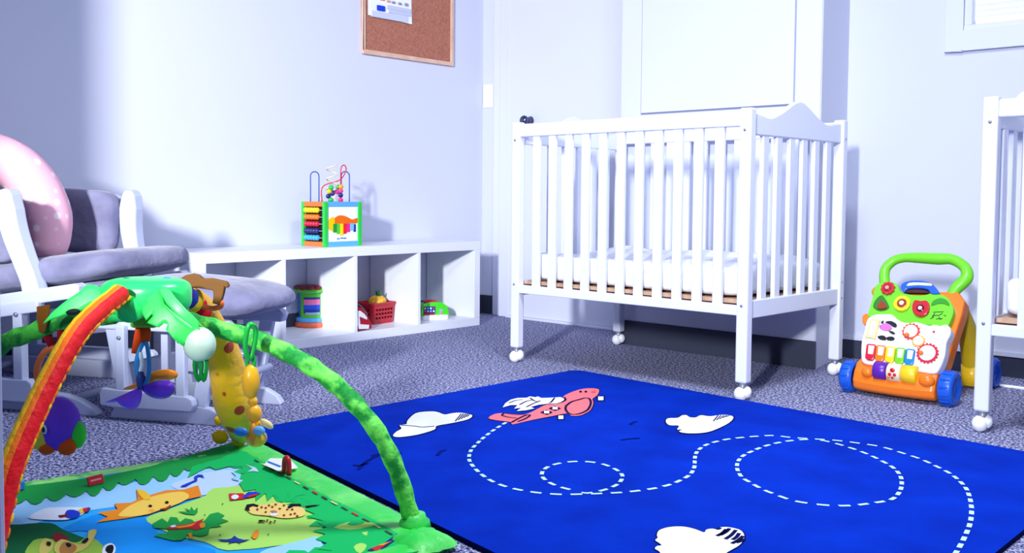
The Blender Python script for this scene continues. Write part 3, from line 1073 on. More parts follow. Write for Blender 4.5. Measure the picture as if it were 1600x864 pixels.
# pale patch at bottom centre
md(y4([(260, 864), (400, 820), (520, 790), (600, 770), (640, 830), (700, 900), (500, 960), (250, 960)]), MSKY, 3, 3)
# foliage along the back edge (scalloped)


def scallop(base, edge, m, lay, bumps, depth):
    """polygon between a base polyline and a scalloped edge polyline, px"""
    pts = list(base)
    n = bumps*4
    L = len(edge)-1
    out = []
    for i in range(n+1):
        t = i/n*L
        k = min(int(t), L-1)
        a, b = edge[k], edge[k+1]
        x, y = a[0]+(b[0]-a[0])*(t-k), a[1]+(b[1]-a[1])*(t-k)
        w_ = (0.0, 0.8, 1.0, 0.7)[i % 4]
        dv = depth*(0.7+0.6*((i//4*37) % 10)/10)
        out.append((x, y+w_*dv))
    md(pts+out[::-1], m, 0, lay)


scallop(y3([(30, 480), (250, 455), (640, 405), (900, 350), (1180, 270), (1440, 190)]), y3([(40, 560), (300, 530), (560, 490), (760, 430), (1000, 400), (1180, 340), (1440, 270)]), MLEAF, 4, 13, 9)
scallop(y4([(0, 310), (60, 280), (200, 250), (420, 420), (600, 545), (620, 570)]), y4([(0, 345), (130, 330), (250, 470), (360, 540), (480, 545), (620, 580)]), MGREEN, 4, 9, 6)
md(y4([(130, 450), (200, 400), (330, 390), (440, 430), (530, 520), (470, 530), (440, 560), (420, 510), (390, 570), (340, 520), (300, 560), (290, 510), (230, 560), (230, 490), (160, 500)]), MGREEN, 0, 5)
md(y3([(1130, 420), (1160, 350), (1260, 320), (1420, 280), (1500, 290), (1543, 330), (1480, 350), (1380, 350), (1300, 370), (1260, 350), (1200, 380)]), MGREEN, 0, 5)
md(y4([(80, 380), (140, 400), (130, 440), (90, 430), (110, 410)]), MSKY, 0, 6)
md(y4([(170, 340), (230, 360), (250, 385), (215, 380), (180, 385), (210, 365)]), MPALE, 0, 6)
for i in range(20):
    b0_, b1_ = 0.06, 0.125+0.02*((i*7) % 3)
    a0_, a1_ = 0.02+i*0.049, 0.02+(i+1)*0.049
    q_ = [G(a0_, b0_), G(a1_, b0_), G(a1_, b1_), G((a0_+a1_)/2, b1_+0.03), G(a0_, b1_)]
    pm_.flat([Vector((p.x, p.y, MZ+0.0006*4)) for p in q_], MGREEN)
    q_ = [G(0.995-b0_*0.4, a0_), G(0.995-b0_*0.4, a1_), G(0.99-b1_*0.8, a1_), G(0.97-b1_*0.8, (a0_+a1_)/2), G(0.99-b1_*0.8, a0_)]
    pm_.flat([Vector((p.x, p.y, MZ+0.0006*4+0.0001)) for p in q_], MGREEN)
# right-hand jungle
md(y4([(520, 610), (600, 590), (660, 600), (760, 580), (900, 650), (1090, 760), (1000, 830), (900, 870), (820, 910), (700, 930), (640, 900), (690, 860), (600, 850), (660, 815), (590, 790), (650, 760), (570, 740), (660, 720), (600, 690), (640, 680), (530, 650), (590, 640)]), MGREEN, 0, 5)
md(y4([(430, 440), (470, 450), (620, 560), (760, 620), (700, 640), (620, 600), (500, 590), (560, 570), (470, 530), (540, 530)]), MGREEN, 0, 5)
md(y4([(700, 720), (780, 690), (850, 680), (960, 700), (900, 720), (800, 735)]), MGRASS, 2, 6)
md(y4([(780, 700), (840, 672), (890, 690), (830, 708)]), MGREEN, 2, 7)
md(y4([(820, 840), (860, 815), (900, 830), (860, 880)]), MGRASS, 2, 6)
md(y4([(870, 750), (905, 745), (900, 770), (880, 765)]), MGRASS, 0, 6)
md(y4([(900, 860), (1000, 820), (1080, 760), (1120, 762), (1040, 820), (960, 880)]), I('navy_trim', (30, 50, 120)), 0, 7)
md(y4([(920, 850), (980, 835), (1020, 825), (960, 870)]), I('mat_red', (210, 40, 50)), 0, 8)
md(y4([(960, 838), (1010, 820), (1050, 810), (1000, 835)]), I('mat_orange', (246, 150, 40)), 0, 9)
# piping line along the back-right edge
PIPE = I('mat_piping', (70, 80, 60))
for i in range(16):
    a = 0.16+i*0.05
    q0_, q1_ = G(a, 0.078), G(a+0.03, 0.078)
    n_ = p_*0.0025
    pm_.flat([v_+Vector((0, 0, MZ+0.005)) for v_ in (q0_+n_, q1_+n_, q1_-n_, q0_-n_)], [PIPE, I('mat_sand', (230, 214, 140)), PIPE, I('mat_red', (210, 40, 50))][i % 4])
# bottom-left jungle, creature
md(y3([(0, 720), (120, 700), (300, 690), (380, 730), (480, 770), (620, 830), (640, 900), (0, 940)]), MDK, 3, 4)
md(ya([(230, 800), (300, 770), (420, 780), (560, 800), (640, 760), (720, 790), (740, 880), (220, 900)]), I('mat_olive', (150, 190, 70)), 3, 5)
md(ya([(290, 830), (330, 770), (390, 800), (370, 864), (300, 890)]), I('mat_tan', (206, 190, 96)), 3, 6)
md(ya([(380, 760), (430, 730), (490, 760), (500, 800), (430, 810)]), I('mat_darkred', (130, 30, 40)), 3, 6)
md(ya([(400, 830), (450, 780), (520, 800), (580, 820), (640, 790), (650, 720), (710, 710), (690, 770), (640, 840), (560, 880), (420, 890)]), I('mat_tan', (206, 190, 96)), 2, 7)
md(ya([(440, 840), (480, 800), (560, 830), (540, 880), (450, 890)]), I('mat_brown', (176, 120, 60)), 3, 8)
md(ya([(480, 815), (510, 810), (525, 830), (500, 845)]), I('mat_black', (20, 20, 26)), 2, 9)
md(ya([(345, 800), (375, 805), (370, 830), (345, 825)]), I('mat_black', (20, 20, 26)), 2, 9)
md(ya([(600, 800), (640, 770), (650, 790), (620, 815)]), I('mat_black', (20, 20, 26)), 2, 9)
md(ya([(750, 864), (770, 820), (820, 805), (850, 840), (830, 890), (760, 900)]), I('mat_white', (232, 238, 250)), 2, 6)
md(ya([(775, 864), (785, 830), (825, 820), (835, 850), (815, 890)]), I('mat_black', (20, 20, 26)), 2, 7)
# white toucan cloud + bird
md(ya([(205, 612), (320, 550), (400, 540), (600, 540), (620, 580), (560, 610), (480, 632), (300, 630)]), I('mat_white', (232, 238, 250)), 2, 5)
md(ya([(475, 610), (490, 565), (540, 560), (580, 575), (585, 605), (530, 625)]), I('mat_royal', (24, 60, 200)), 2, 6)
md(ya([(425, 603), (470, 598), (500, 590), (490, 612), (440, 620)]), I('mat_darkred', (130, 30, 40)), 0, 7)
md(ya([(575, 560), (610, 550), (620, 580), (590, 590)]), I('mat_yellow', (250, 200, 60)), 0, 7)
md(ya([(608, 555), (650, 545), (665, 560), (640, 577), (612, 578)]), I('mat_red', (210, 40, 50)), 0, 8)
md(ya([(648, 547), (668, 555), (655, 575), (640, 574)]), I('mat_purple', (90, 40, 130)), 0, 9)
# smiling sun
SUNO = I('mat_sunorange', (240, 140, 36))
md(y3([(580, 690), (650, 655), (590, 630), (710, 610), (690, 575), (790, 570), (830, 550), (822, 490), (870, 500), (900, 525), (1000, 495), (1110, 490), (1195, 465), (1215, 530), (1130, 550), (1060, 580), (900, 640), (760, 665), (650, 680)]), SUNO, 0, 5)
md(y3([(720, 655), (740, 620), (800, 580), (900, 540), (1000, 515), (1100, 505), (1140, 535), (1080, 575), (980, 610), (850, 650)]), I('mat_sun', (252, 208, 90)), 3, 6)
md(y3([(822, 490), (870, 500), (905, 530), (905, 555), (865, 555), (835, 520)]), I('mat_sunear', (250, 196, 50)), 0, 7)
for (x, y) in ((906, 594), (1006, 572)):
    md(y3([(x-13, y), (x, y-9), (x+13, y), (x, y+9)]), I('mat_black', (20, 20, 26)), 2, 8)
md(y3([(960, 612), (1000, 604), (1030, 585), (1028, 600), (1000, 618)]), I('mat_mouth', (170, 60, 30)), 0, 8)
md(y3([(890, 620), (930, 610), (920, 630)]), I('mat_cheek', (246, 170, 70)), 2, 7)
# little blue wader on pale patch
BLU = I('mat_royal', (24, 60, 200))
md(yb([(385, 385), (430, 365), (490, 340), (485, 315), (515, 300), (545, 300), (562, 325), (550, 320), (525, 312), (505, 322), (510, 345), (470, 360), (430, 385), (395, 390)]), BLU, 0, 6)
# red/blue parrot
md(yb([(740, 440), (790, 438), (840, 437), (880, 460), (850, 480), (800, 485), (750, 490)]), I('mat_red', (210, 40, 50)), 0, 6)
md(yb([(758, 462), (790, 448), (815, 465), (790, 484), (765, 480)]), I('mat_white', (232, 238, 250)), 2, 7)
md(yb([(840, 470), (880, 430), (930, 428), (980, 440), (900, 455), (860, 478)]), BLU, 0, 7)
md(yb([(870, 465), (920, 450), (980, 440), (930, 462), (880, 475)]), I('mat_red', (210, 40, 50)), 0, 8)
# leopard cub
BLK = I('mat_black', (20, 20, 26))
LEO = I('mat_leo', (244, 208, 120))
md(y4([(180, 610), (230, 590), (300, 580), (360, 570), (430, 590), (510, 600), (530, 640), (480, 660), (390, 665), (300, 650), (210, 640)]), LEO, 3, 6)
md(y4([(165, 610), (175, 585), (215, 578), (250, 590), (240, 600), (210, 592), (190, 605), (195, 625)]), BLK, 0, 7)
md(y4([(420, 600), (440, 580), (500, 580), (505, 595), (460, 595), (430, 610)]), BLK, 0, 7)
md(y4([(530, 592), (570, 588), (620, 585), (590, 595), (540, 602)]), BLK, 0, 7)
for (x, y) in ((265, 602), (290, 605), (290, 630), (310, 590), (375, 610), (400, 590), (420, 615), (400, 650), (440, 645), (465, 640), (480, 655), (350, 585), (330, 600), (450, 615), (240, 615), (280, 685), (300, 680), (320, 690), (345, 685)):
    md(y4([(x-9, y), (x, y-7), (x+10, y), (x, y+7)]), I('mat_spot', (140, 60, 30)), 0, 8)
md(y4([(315, 625), (340, 620), (362, 628), (340, 638)]), I('mat_nose', (190, 120, 90)), 0, 8)
md(y4([(310, 642), (340, 636), (370, 642), (350, 655), (320, 652)]), I('mat_white', (232, 238, 250)), 0, 8)
md(y4([(245, 680), (275, 678), (272, 690), (248, 690)]), BLK, 0, 8)
# red bird on leaves
md(yb([(180, 660), (250, 620), (290, 650), (310, 610), (360, 615), (380, 650), (420, 620), (470, 630), (500, 660), (560, 640), (600, 590), (660, 575), (710, 600), (680, 620), (740, 640), (660, 665), (690, 680), (600, 690), (590, 740), (540, 755), (440, 740), (400, 780), (330, 785), (190, 750), (230, 730), (290, 735), (300, 700), (190, 690)]), MLEAF, 0, 5)
md(yb([(290, 690), (340, 680), (420, 670), (500, 650), (560, 625), (530, 660), (535, 700), (500, 712), (460, 700), (360, 705), (300, 708)]), I('mat_red', (210, 40, 50)), 0, 7)
md(yb([(330, 690), (420, 680), (500, 660), (470, 685), (380, 700)]), I('mat_orange', (246, 150, 40)), 0, 8)
md(yb([(525, 670), (560, 660), (565, 690), (535, 700)]), I('mat_orange', (246, 150, 40)), 2, 8)
md(yb([(310, 685), (345, 675), (350, 690), (320, 695)]), I('mat_white', (232, 238, 250)), 2, 8)
md(yb([(440, 740), (465, 735), (480, 770), (455, 775)]), I('mat_orange', (246, 150, 40)), 0, 8)
# small plant, lizard, fish
md(yb([(360, 570), (420, 572), (450, 575), (410, 545), (455, 560), (465, 535), (485, 565), (510, 540), (512, 575), (490, 595), (430, 590)]), MLEAF, 0, 5)
md(yb([(650, 775), (720, 778), (760, 770), (780, 750), (810, 770), (850, 780), (905, 775), (850, 792), (820, 800), (830, 812), (800, 795), (760, 800), (740, 812), (745, 792), (690, 790)]), I('mat_indigo', (30, 60, 150)), 0, 6)
md(yb([(905, 755), (930, 715), (960, 710), (955, 755), (930, 775)]), I('mat_orange', (246, 150, 40)), 2, 6)
for (x, y) in ((695, 515), (675, 745), (1030, 740), (565, 596)):
    md(yb([(x-7, y), (x, y-5), (x+7, y), (x, y+5)]), MDK, 0, 6)
pmo = pm_.build('play_mat', gym)
pmo['label'] = 'mat printed with stream, sun and jungle animals'


def padded(a0, b0, a1, b1, w0, h, m, name='padded_border', puckers=14):
    """puffy strip from mat point (a0,b0) to (a1,b1), half width w0"""
    s0, s1 = G(a0, b0), G(a1, b1)
    t = (s1-s0).normalized()
    nn = Vector((-t.y, t.x, 0))
    mb_ = MB()
    n, k = 48, 10
    vs, fs = [], []
    for i in range(n+1):
        u = i/n
        c = s0.lerp(s1, u)
        pk = 0.82+0.18*abs(math.sin(u*PI*puckers))
        for j in range(k+1):
            a = PI*j/k
            vs.append(c+nn*(w0*math.cos(a))+Vector((0, 0, 0.010+h*pk*math.sin(a)**0.7)))
    for i in range(n):
        for j in range(k):
            fs.append((i*(k+1)+j, i*(k+1)+j+1, (i+1)*(k+1)+j+1, (i+1)*(k+1)+j))
    fs.append(list(range(k+1)))
    fs.append([n*(k+1)+j for j in range(k, -1, -1)])
    mb_.add(vs, fs, m, True)
    return mb_.build(name, gym)


padded(0.0, 0.028, 0.97, 0.028, 0.042, 0.013, SATIN)
padded(0.030, 0.0, 0.030, 0.98, 0.029, 0.009, SATINL)
padded(0.968, 0.05, 0.968, 0.98, 0.032, 0.012, SATIN)
padded(0.03, 0.97, 0.97, 0.97, 0.026, 0.015, SATIN)
# small tags on the border
tg = MB()
for (l_, m, z) in (([(422, 716), (452, 716), (466, 731), (437, 737), (412, 726)], I('tag_white', (240, 242, 250)), 0.030),):
    tg.flat([fl(x, y, z) for x, y in l_], m)
tg.flat([fl(x, y, 0.0306) for x, y in ((419, 720), (440, 728), (437, 730), (417, 722))], I('scrawl_blue', (40, 120, 200)))
tg.build('care_label', gym)
q = fl(447, 737, 0.03)
tb = MB()
tb.tube(smooth_open([q+Vector((-0.008, 0.0, -0.004)), q+Vector((-0.006, 0, 0.024)), q+Vector((0.003, 0, 0.034)), q+Vector((0.011, 0, 0.024)), q+Vector((0.012, 0, -0.006))], 4), 0.006, P('tag_red', (206, 20, 40)), 8, flatten=1.0)
tb.build('fabric_tab', gym)
qa, qb = fl(137, 753, 0.03), fl(161, 747, 0.03)
t_ = (qb-qa).normalized()
tb2 = MB()
tb2.box((0, 0, 0), ((qb-qa).length, 0.020, 0.004), P('tag_red', (206, 20, 40)), frame((qa+qb)/2, t_, (0, 0, 1)) @ RX(math.radians(-25)))
tb2.box((0, 0, 0.0022), ((qb-qa).length*0.7, 0.004, 0.001), P('tagp', (240, 150, 150)), frame((qa+qb)/2, t_, (0, 0, 1)) @ RX(math.radians(-25)))
tb2.build('red_tag', gym, 0.002)
bt = MB()
bc_ = fl(26, 759, 0.03)
bt.box((bc_.x, bc_.y, bc_.z), (0.02, 0.03, 0.022), P('drum_blue', (50, 130, 225)))
bt.build('blue_clip', gym, 0.004)

# arches: curves in the two vertical diagonal planes through the hub
HX = gC+_r*0.033
HUBZ = 0.466
dG = (gR-gL).normalized()
dRd = (gF-gB).normalized()


def path(px, foot, extra=(), n=4):
    d = foot-HX
    d.z = 0
    d.normalize()
    nn = Vector((-d.y, d.x, 0))
    p = [onp(x, y, HX, nn) for x, y in px]+[HX+d*a+Vector((0, 0, z)) for a, z in extra]
    return smooth_open(p, n)


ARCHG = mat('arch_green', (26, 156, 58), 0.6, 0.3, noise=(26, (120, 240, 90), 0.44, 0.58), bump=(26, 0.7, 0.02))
_v2 = None
pts = path([(272, 494), (300, 503), (345, 515), (400, 530), (450, 552), (500, 582), (545, 620), (590, 675), (620, 735), (640, 800), (648, 830)], fl(648, 836))
ag = MB()
ag.tube(pts, [0.0180+0.0016*math.sin(i*2.1) for i in range(len(pts))], ARCHG, 14)
ag.build('green_arch', gym)
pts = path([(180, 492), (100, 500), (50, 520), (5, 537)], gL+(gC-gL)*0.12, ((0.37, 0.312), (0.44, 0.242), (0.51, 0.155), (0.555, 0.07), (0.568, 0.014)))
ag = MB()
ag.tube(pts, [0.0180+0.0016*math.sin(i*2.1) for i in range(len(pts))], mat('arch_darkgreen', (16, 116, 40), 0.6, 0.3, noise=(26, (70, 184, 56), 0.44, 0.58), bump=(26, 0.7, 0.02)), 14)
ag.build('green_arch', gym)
for s_ in (1, -1):
    ft = MB()
    fc = fl(648, 836) if s_ > 0 else HX+(gL+(gC-gL)*0.12-HX).normalized()*0.568
    ft.lathe([(0.034, 0.012), (0.030, 0.030), (0.023, 0.036), (0.021, 0.044)], SATIN, T(fc.x, fc.y, 0), 18)
    ft.build('foot_pocket', gym)
# corner pleats at the right corner
cp = MB()
n, k = 30, 8
vs, fs = [], []
cc = G(0.948, 0.040, 0.012)
for i in range(n):
    a_ = 2*PI*i/n
    ca, sa = math.cos(a_), math.sin(a_)
    q_ = 1.0/max(abs(ca), abs(sa))**0.8
    pk = 1+0.05*math.cos(a_*12)
    for j in range(k+1):
        t_ = j/k
        vs.append(cc+(e_*ca-p_*sa)*(0.056*q_*pk*t_)+Vector((0, 0, 0.022*(1-t_**3)+0.004*math.cos(a_*12)*t_*(1-t_))))
for i in range(n):
    i2 = (i+1) % n
    for j in range(k):
        fs.append((i*(k+1)+j, i*(k+1)+j+1, i2*(k+1)+j+1, i2*(k+1)+j))
cp.add(vs, fs, SATIN, True)
cp.build('corner_pleat', gym)
# rainbow arch: three bands side by side
RBR = mat('rainbow_red', (240, 8, 24), 0.6, 0.3, bump=(60, 0.5, 0.008))
RBO = mat('rainbow_orange', (250, 120, 20), 0.6, 0.3, bump=(60, 0.5, 0.008))
RBY = mat('rainbow_yellow', (252, 196, 20), 0.6, 0.3, bump=(60, 0.5, 0.008))
side_ = Vector((-dRd.y, dRd.x, 0))
pts = path([(187, 459), (144, 494), (113, 530), (74, 600), (50, 650), (30, 695), (12, 745)], gF+(gC-gF)*0.12, ((0.44, 0.135), (0.475, 0.07), (0.495, 0.014)), 5)
# band order over the tube's girth: yellow top-left, orange, red, orange trim below
ra = MB()
seg = 24
n = len(pts)
vs = []
for i in range(n):
    t = (pts[min(i+1, n-1)]-pts[max(i-1, 0)]).normalized()
    x_ = side_
    y_ = t.cross(x_).normalized()
    if y_.z < 0:
        y_ = -y_
    for k in range(seg):
        an = 2*PI*k/seg
        rr = 0.0190+0.0006*math.sin(i*2.5+k)
        vs.append(pts[i]+x_*(math.cos(an)*rr)+y_*(math.sin(an)*rr))
sgn = 1 if side_.dot(CR) > 0 else -1
for i in range(n-1):
    for k in range(seg):
        k2 = (k+1) % seg
        an = math.degrees(2*PI*(k+0.5)/seg)
        if sgn < 0:
            an = (180-an) % 360
        # 0 deg = camera right, 90 = outward/up, 180 = camera left
        if 95 <= an < 170:
            m = RBY
        elif 62 <= an < 95 or 170 <= an < 215:
            m = RBO
        elif an < 62 or an >= 330:
            m = RBR
        else:
            m = RBO
        ra.add([vs[i*seg+k], vs[i*seg+k2], vs[(i+1)*seg+k2], vs[(i+1)*seg+k]], [(0, 1, 2, 3)], m, True)
# scalloped trim on the inner right side
for i in range(0, n-1):
    t = (pts[i+1]-pts[i]).normalized()
    y_ = t.cross(side_).normalized()
    if y_.z < 0:
        y_ = -y_
    c = pts[i]+side_*sgn*0.0155-y_*0.0095
    ra.ball((0, 0, 0), (0.010, 0.0036, 0.0045), RBO if i % 3 else RBY, frame(c, t, side_), 10)
ra.build('rainbow_arch', gym)
# giraffe arch
GIR = spots('giraffe_plush', (255, 188, 16), (190, 60, 20), 17, 0.24, 0.95, bump=(18, 0.6, 0.02), sheen=0.3, soft=0.04)
pts = path([(300, 462), (318, 478), (335, 510), (345, 536), (358, 590), (366, 630), (380, 676)], fl(395, 694))
gi = MB()
rad = interp([0.020, 0.023, 0.026, 0.032, 0.041, 0.049, 0.050, 0.034], len(pts))
gi.tube(pts, rad, GIR, 16)
gi.build('giraffe_cover', gym)
ag = MB()
dbk = fl(395, 694)-HX
dbk.z = 0
dbk.normalize()
ag.tube(smooth_open([HX+dbk*0.05+Vector((0, 0, HUBZ-0.012)), HX+dbk*0.15+Vector((0, 0, HUBZ-0.008)), HX+dbk*0.22+Vector((0, 0, HUBZ-0.012)), HX+dbk*0.33+Vector((0, 0, HUBZ-0.055))], 5), 0.0165, ARCHG, 12)
ag.build('green_arch', gym)
co = MB()
cpts = path([(276, 452), (284, 461), (292, 466), (300, 472), (306, 478), (314, 486)], fl(395, 694), (), 1)
for k, c in enumerate(((40, 40, 130), (60, 40, 120), (40, 60, 160), (240, 200, 40), (214, 20, 50), (220, 24, 40))):
    t = (cpts[min(k+1, 5)]-cpts[max(k-1, 0)]).normalized()
    co.ball((0, 0, 0), (0.013, 0.026, 0.026), F('collar%d' % k, c), frame(cpts[k], t, (0, 0, 1)), 14)
co.build('striped_collar', gym)
ears = MB()
foot_ = gC-dRd*0.62
YEL = F('ear_yellow', (248, 196, 30))
for (x, y, rx, rz_, rot) in ((344, 683, 0.022, 0.018, 5), (341, 658, 0.010, 0.013, -30), (372, 691, 0.018, 0.012, 20)):
    q = onp(x, y, foot_, Vector((CF.x, CF.y, 0)))
    ears.ball((0, 0, 0), (rx, 0.008, rz_), YEL, T(*q) @ RZ(YAW) @ RY(math.radians(rot)), 14)
ears.build('giraffe_ear', gym)

# hub
HUBG = P('hub_green', (44, 232, 108), 0.28)
Hc = HX+Vector((0, 0, HUBZ))
hu = MB()
hu.ball((0, 0, 0.012), (0.087, 0.072, 0.036), HUBG, T(*Hc) @ RZ(YAW), 36, 1.0, 0.55)
for (d, dz) in ((dRd, -0.006), (-dRd, -0.008), (dG, -0.016), (-dG, -0.016)):
    hu.tube([Hc+d*0.03+Vector((0, 0, dz+0.008)), Hc+d*0.075+Vector((0, 0, dz-0.002))], [0.032, 0.026], HUBG, 16)
hu.build('hub', gym)
bq = MB()
for (x, y, m) in ((198, 433.5, P('hub_dark', (16, 130, 50))), (260, 433, P('drum_blue', (50, 130, 225)))):
    q = fl(x, y+2, Hc.z+0.046)
    bq.ball(q, (0.011, 0.008, 0.003), m, seg=12)
bq.build('hub_button', gym)
hb2 = MB()
hb2.box((0, 0, 0), (0.052, 0.045, 0.032), P('olive_green', (96, 160, 20)), T(Hc.x, Hc.y, Hc.z-0.034) @ RZ(YAW))
hb2.build('battery_box', gym, 0.006)


def leaf(px, planeP, nrm, name, m, bend=0.012, thick=0.003):
    """a moulded leaf from a px outline on a plane through planeP, bulged along nrm"""
    pts = [onp(x, y, planeP, nrm) for x, y in px]
    c = sum(pts, Vector())/len(pts)
    mx = max((p-c).length for p in pts)
    bm = bmesh.new()
    vs_ = [bm.verts.new(p) for p in pts]
    f = bm.faces.new(vs_)
    bmesh.ops.triangulate(bm, faces=[f])
    bmesh.ops.subdivide_edges(bm, edges=bm.edges[:], cuts=3, use_grid_fill=True)
    nn = -nrm if nrm.dot(CF) > 0 else nrm
    for v_ in bm.verts:
        rr = (v_.co-c).length/mx
        v_.co += nn*bend*(1-rr*rr)
    mb_ = MB()
    bm.verts.index_update()
    mb_.add([v_.co.copy() for v_ in bm.verts], [[v_.index for v_ in f_.verts] for f_ in bm.faces], m, True)
    bm.free()
    o = mb_.build(name, gym)
    md_ = o.modifiers.new('solid', 'SOLIDIFY')
    md_.thickness = thick
    md_.offset = 0
    return o


def w4(l): return [(140+x*0.16207, 420+y*0.16204) for x, y in l]        # crop (140,420,340,560)


NV = Vector((CF.x, CF.y, 0.0)).normalized()
nL = (NV+Vector((0, 0, -0.9))).normalized()
rightP = Hc+CR*0.06+Vector((0, 0, -0.02))-NV*0.070
leaf(w4([(560, 210), (630, 185), (700, 215), (740, 350), (850, 450), (1000, 560), (1060, 590), (1030, 640), (990, 660), (900, 745), (840, 700), (760, 600), (780, 550), (740, 540), (690, 580), (580, 535), (640, 470), (630, 450), (570, 510), (530, 440), (525, 395), (580, 330), (520, 290)]), rightP, (NV+Vector((0, 0, -0.35))).normalized(), 'leaf_flap', P('leaf_flap', (52, 236, 92), 0.4), 0.016)
leaf(w4([(690, 210), (740, 195), (800, 220), (860, 300), (960, 410), (1060, 510), (1060, 590), (1000, 565), (880, 470), (780, 360), (730, 280)]), rightP-NV*0.004+CR*0.004, (NV+Vector((0, 0, -0.35))).normalized(), 'leaf_flap', P('leaf_flap2', (70, 242, 106), 0.4), 0.022)


def w2(l): return [(x*0.34732, 400+y*0.34722) for x, y in l]           # crop (0,400,480,700)


leftP = Hc-CR*0.09+Vector((0, 0, -0.03))-NV*0.03
leaf(w2([(372, 165), (395, 138), (430, 135), (465, 150), (470, 185), (420, 225), (370, 255), (300, 270), (230, 290), (195, 305), (240, 260), (300, 215)]), leftP, (NV+Vector((0, 0, -0.35))).normalized(), 'leaf_flap', P('leaf_flap3', (54, 236, 104), 0.4), 0.012)
sl = MB()
q = onp(119, 486, leftP, (NV+Vector((0, 0, -0.35))).normalized())-NV*0.014
sl.ball((0, 0, 0), (0.014, 0.003, 0.006), mat('slot_black', (16, 20, 30), 0.6, 0.2), T(*q) @ RZ(YAW) @ RY(math.radians(-8)), 12)
sl.build('leaf_slot', gym)
bt_ = MB()
tabp = HX-dG*0.19
bt_.prism([(p.x, p.y) for p in [Vector((x, y, 0)) for x, y in ((-0.012, 0.022), (0.014, 0.026), (0.010, 0.0), (0.002, -0.028), (-0.008, -0.03), (-0.012, -0.005))]], -0.002, 0.002, F('brown_tab', (112, 68, 14)), frame(onp(77, 494, tabp, NV)-NV*0.024, CR, (0, 0, 1)))
bt_.build('brown_tab', gym)
# brown hooked vine behind the hub
BRN = mat('vine_brown', (116, 72, 10), 0.6, 0.3)
vp = HX+(fl(395, 694)-HX).normalized()*0.255
vp.z = HUBZ
vn = MB()


def onv(x, y): return onp(x, y, vp, NV)


vn.prism([((onv(x, y)-vp).dot(_r), (onv(x, y)-vp).z) for x, y in w4([(880, 95), (930, 60), (1000, 45), (1060, 60), (1100, 95), (1180, 90), (1270, 110), (1330, 125), (1350, 165), (1330, 185), (1310, 170), (1300, 230), (1280, 300), (1250, 345), (1190, 330), (1200, 280), (1200, 205), (1100, 190), (1000, 175), (910, 165)])], -0.008, 0.008, BRN, frame(vp, _r, (0, 0, 1)))
vn.build('brown_branch', gym, 0.003)
orr = MB()
orr.tube(smooth_open([onv(309, 473), onv(318, 479), onv(332, 482), onv(344, 479), onv(346, 473), onv(338, 471)], 5), 0.006, P('orange_soft', (246, 110, 30)), 10)
orr.build('orange_ring', gym)
# round translucent lamp at the end of the right leaf flap
lp = MB()
q = onp(312, 538, rightP, NV)
lp.ball(q, (0.032, 0.030, 0.033), mat('milk_plastic', (206, 232, 206), 0.3, 0.5), seg=22)
lp.build('light_globe', gym)

# ------------------------------------------------------------------ hanging toys
SP = Vector((CF.x, CF.y, 0)).normalized()


def hang(name, label, px, P0):
    q = onp(px[0], px[1], P0, SP)
    return thing(name, label, 'hanging toy', q), q


# green tassel loops under the globe
t, q = hang('toy_tassel', 'green ribbon loop dangling below the milky globe', (313, 570), rightP)
TG = F('tassel_green', (20, 150, 60))
for k, (dx, w_) in enumerate(((-0.004, 0.007), (0.006, 0.006))):
    o_ = MB()
    o_.tube(smooth_closed([q+CR*dx+Vector((0, 0, 0.030)), q+CR*(dx-w_)+Vector((0, 0, 0.0)), q+CR*dx+Vector((0, 0, -0.030)), q+CR*(dx+w_)+Vector((0, 0, 0.0))], 5), 0.004, TG, 8, closed=True)
    o_.build('ribbon_loop', t)

# butterfly hanging from the middle
P0 = HX.copy()
t, q = hang('toy_butterfly', 'purple winged toy butterfly hanging on an orange strap under the hub', (222, 600), P0)


def on0(x, y, k=0.0): return onp(x, y, P0+SP*k, SP)


STR = F('strap_orange', (214, 70, 20))
s_ = MB()
s_.tube([on0(220, 508), on0(216, 530), on0(211, 552)], [0.010, 0.010, 0.008], STR, 10, flatten=0.4)
s_.tube([on0(226, 508), on0(228, 520), on0(227, 534)], [0.010, 0.011, 0.009], STR, 10, flatten=0.4)
s_.build('strap', t)
lk = MB()
lk.tube(smooth_closed([on0(219, 545), on0(213, 570), on0(220, 600), on0(231, 592), on0(233, 565), on0(228, 535)], 5), 0.0045, P('link_blue', (40, 140, 210)), 8, closed=True)
lk.tube(smooth_open([on0(219, 550), on0(222, 570), on0(216, 588)], 5), 0.004, P('link_white', (226, 236, 250)), 8)
lk.build('link', t)
bdy = MB()
bdy.tube([on0(221, 580), on0(220, 592), on0(220, 606)], [0.006, 0.009, 0.007], P('toy_navy', (40, 60, 140)), 10)
bdy.build('body', t)


def wing_(px, m, k0, k1, name='wing'):
    """wing plate tilted in depth: k from k0 at the body to k1 at its tip"""
    c = on0(220, 602)
    pts = []
    mx = max(abs(x-220) for x, y in px)
    for x, y in px:
        pts.append(on0(x, y, k0+(k1-k0)*abs(x-220)/mx))
    pts = smooth_closed(pts, 4)
    cen = sum(pts, Vector())/len(pts)
    mb_ = MB()
    n = len(pts)
    nr = -SP*0.006+Vector((0, 0, 0.003))
    mid = [p.lerp(cen, 0.25) for p in pts]
    vs_ = pts+[p+nr for p in mid]+[p-nr for p in mid]
    fs_ = [(i, (i+1) % n, n+(i+1) % n, n+i) for i in range(n)]+[(i, 2*n+i, 2*n+(i+1) % n, (i+1) % n) for i in range(n)]+[[n+i for i in range(n)], [2*n+i for i in range(n-1, -1, -1)]]
    mb_.add(vs_, fs_, m, True)
    return mb_.build(name, t)


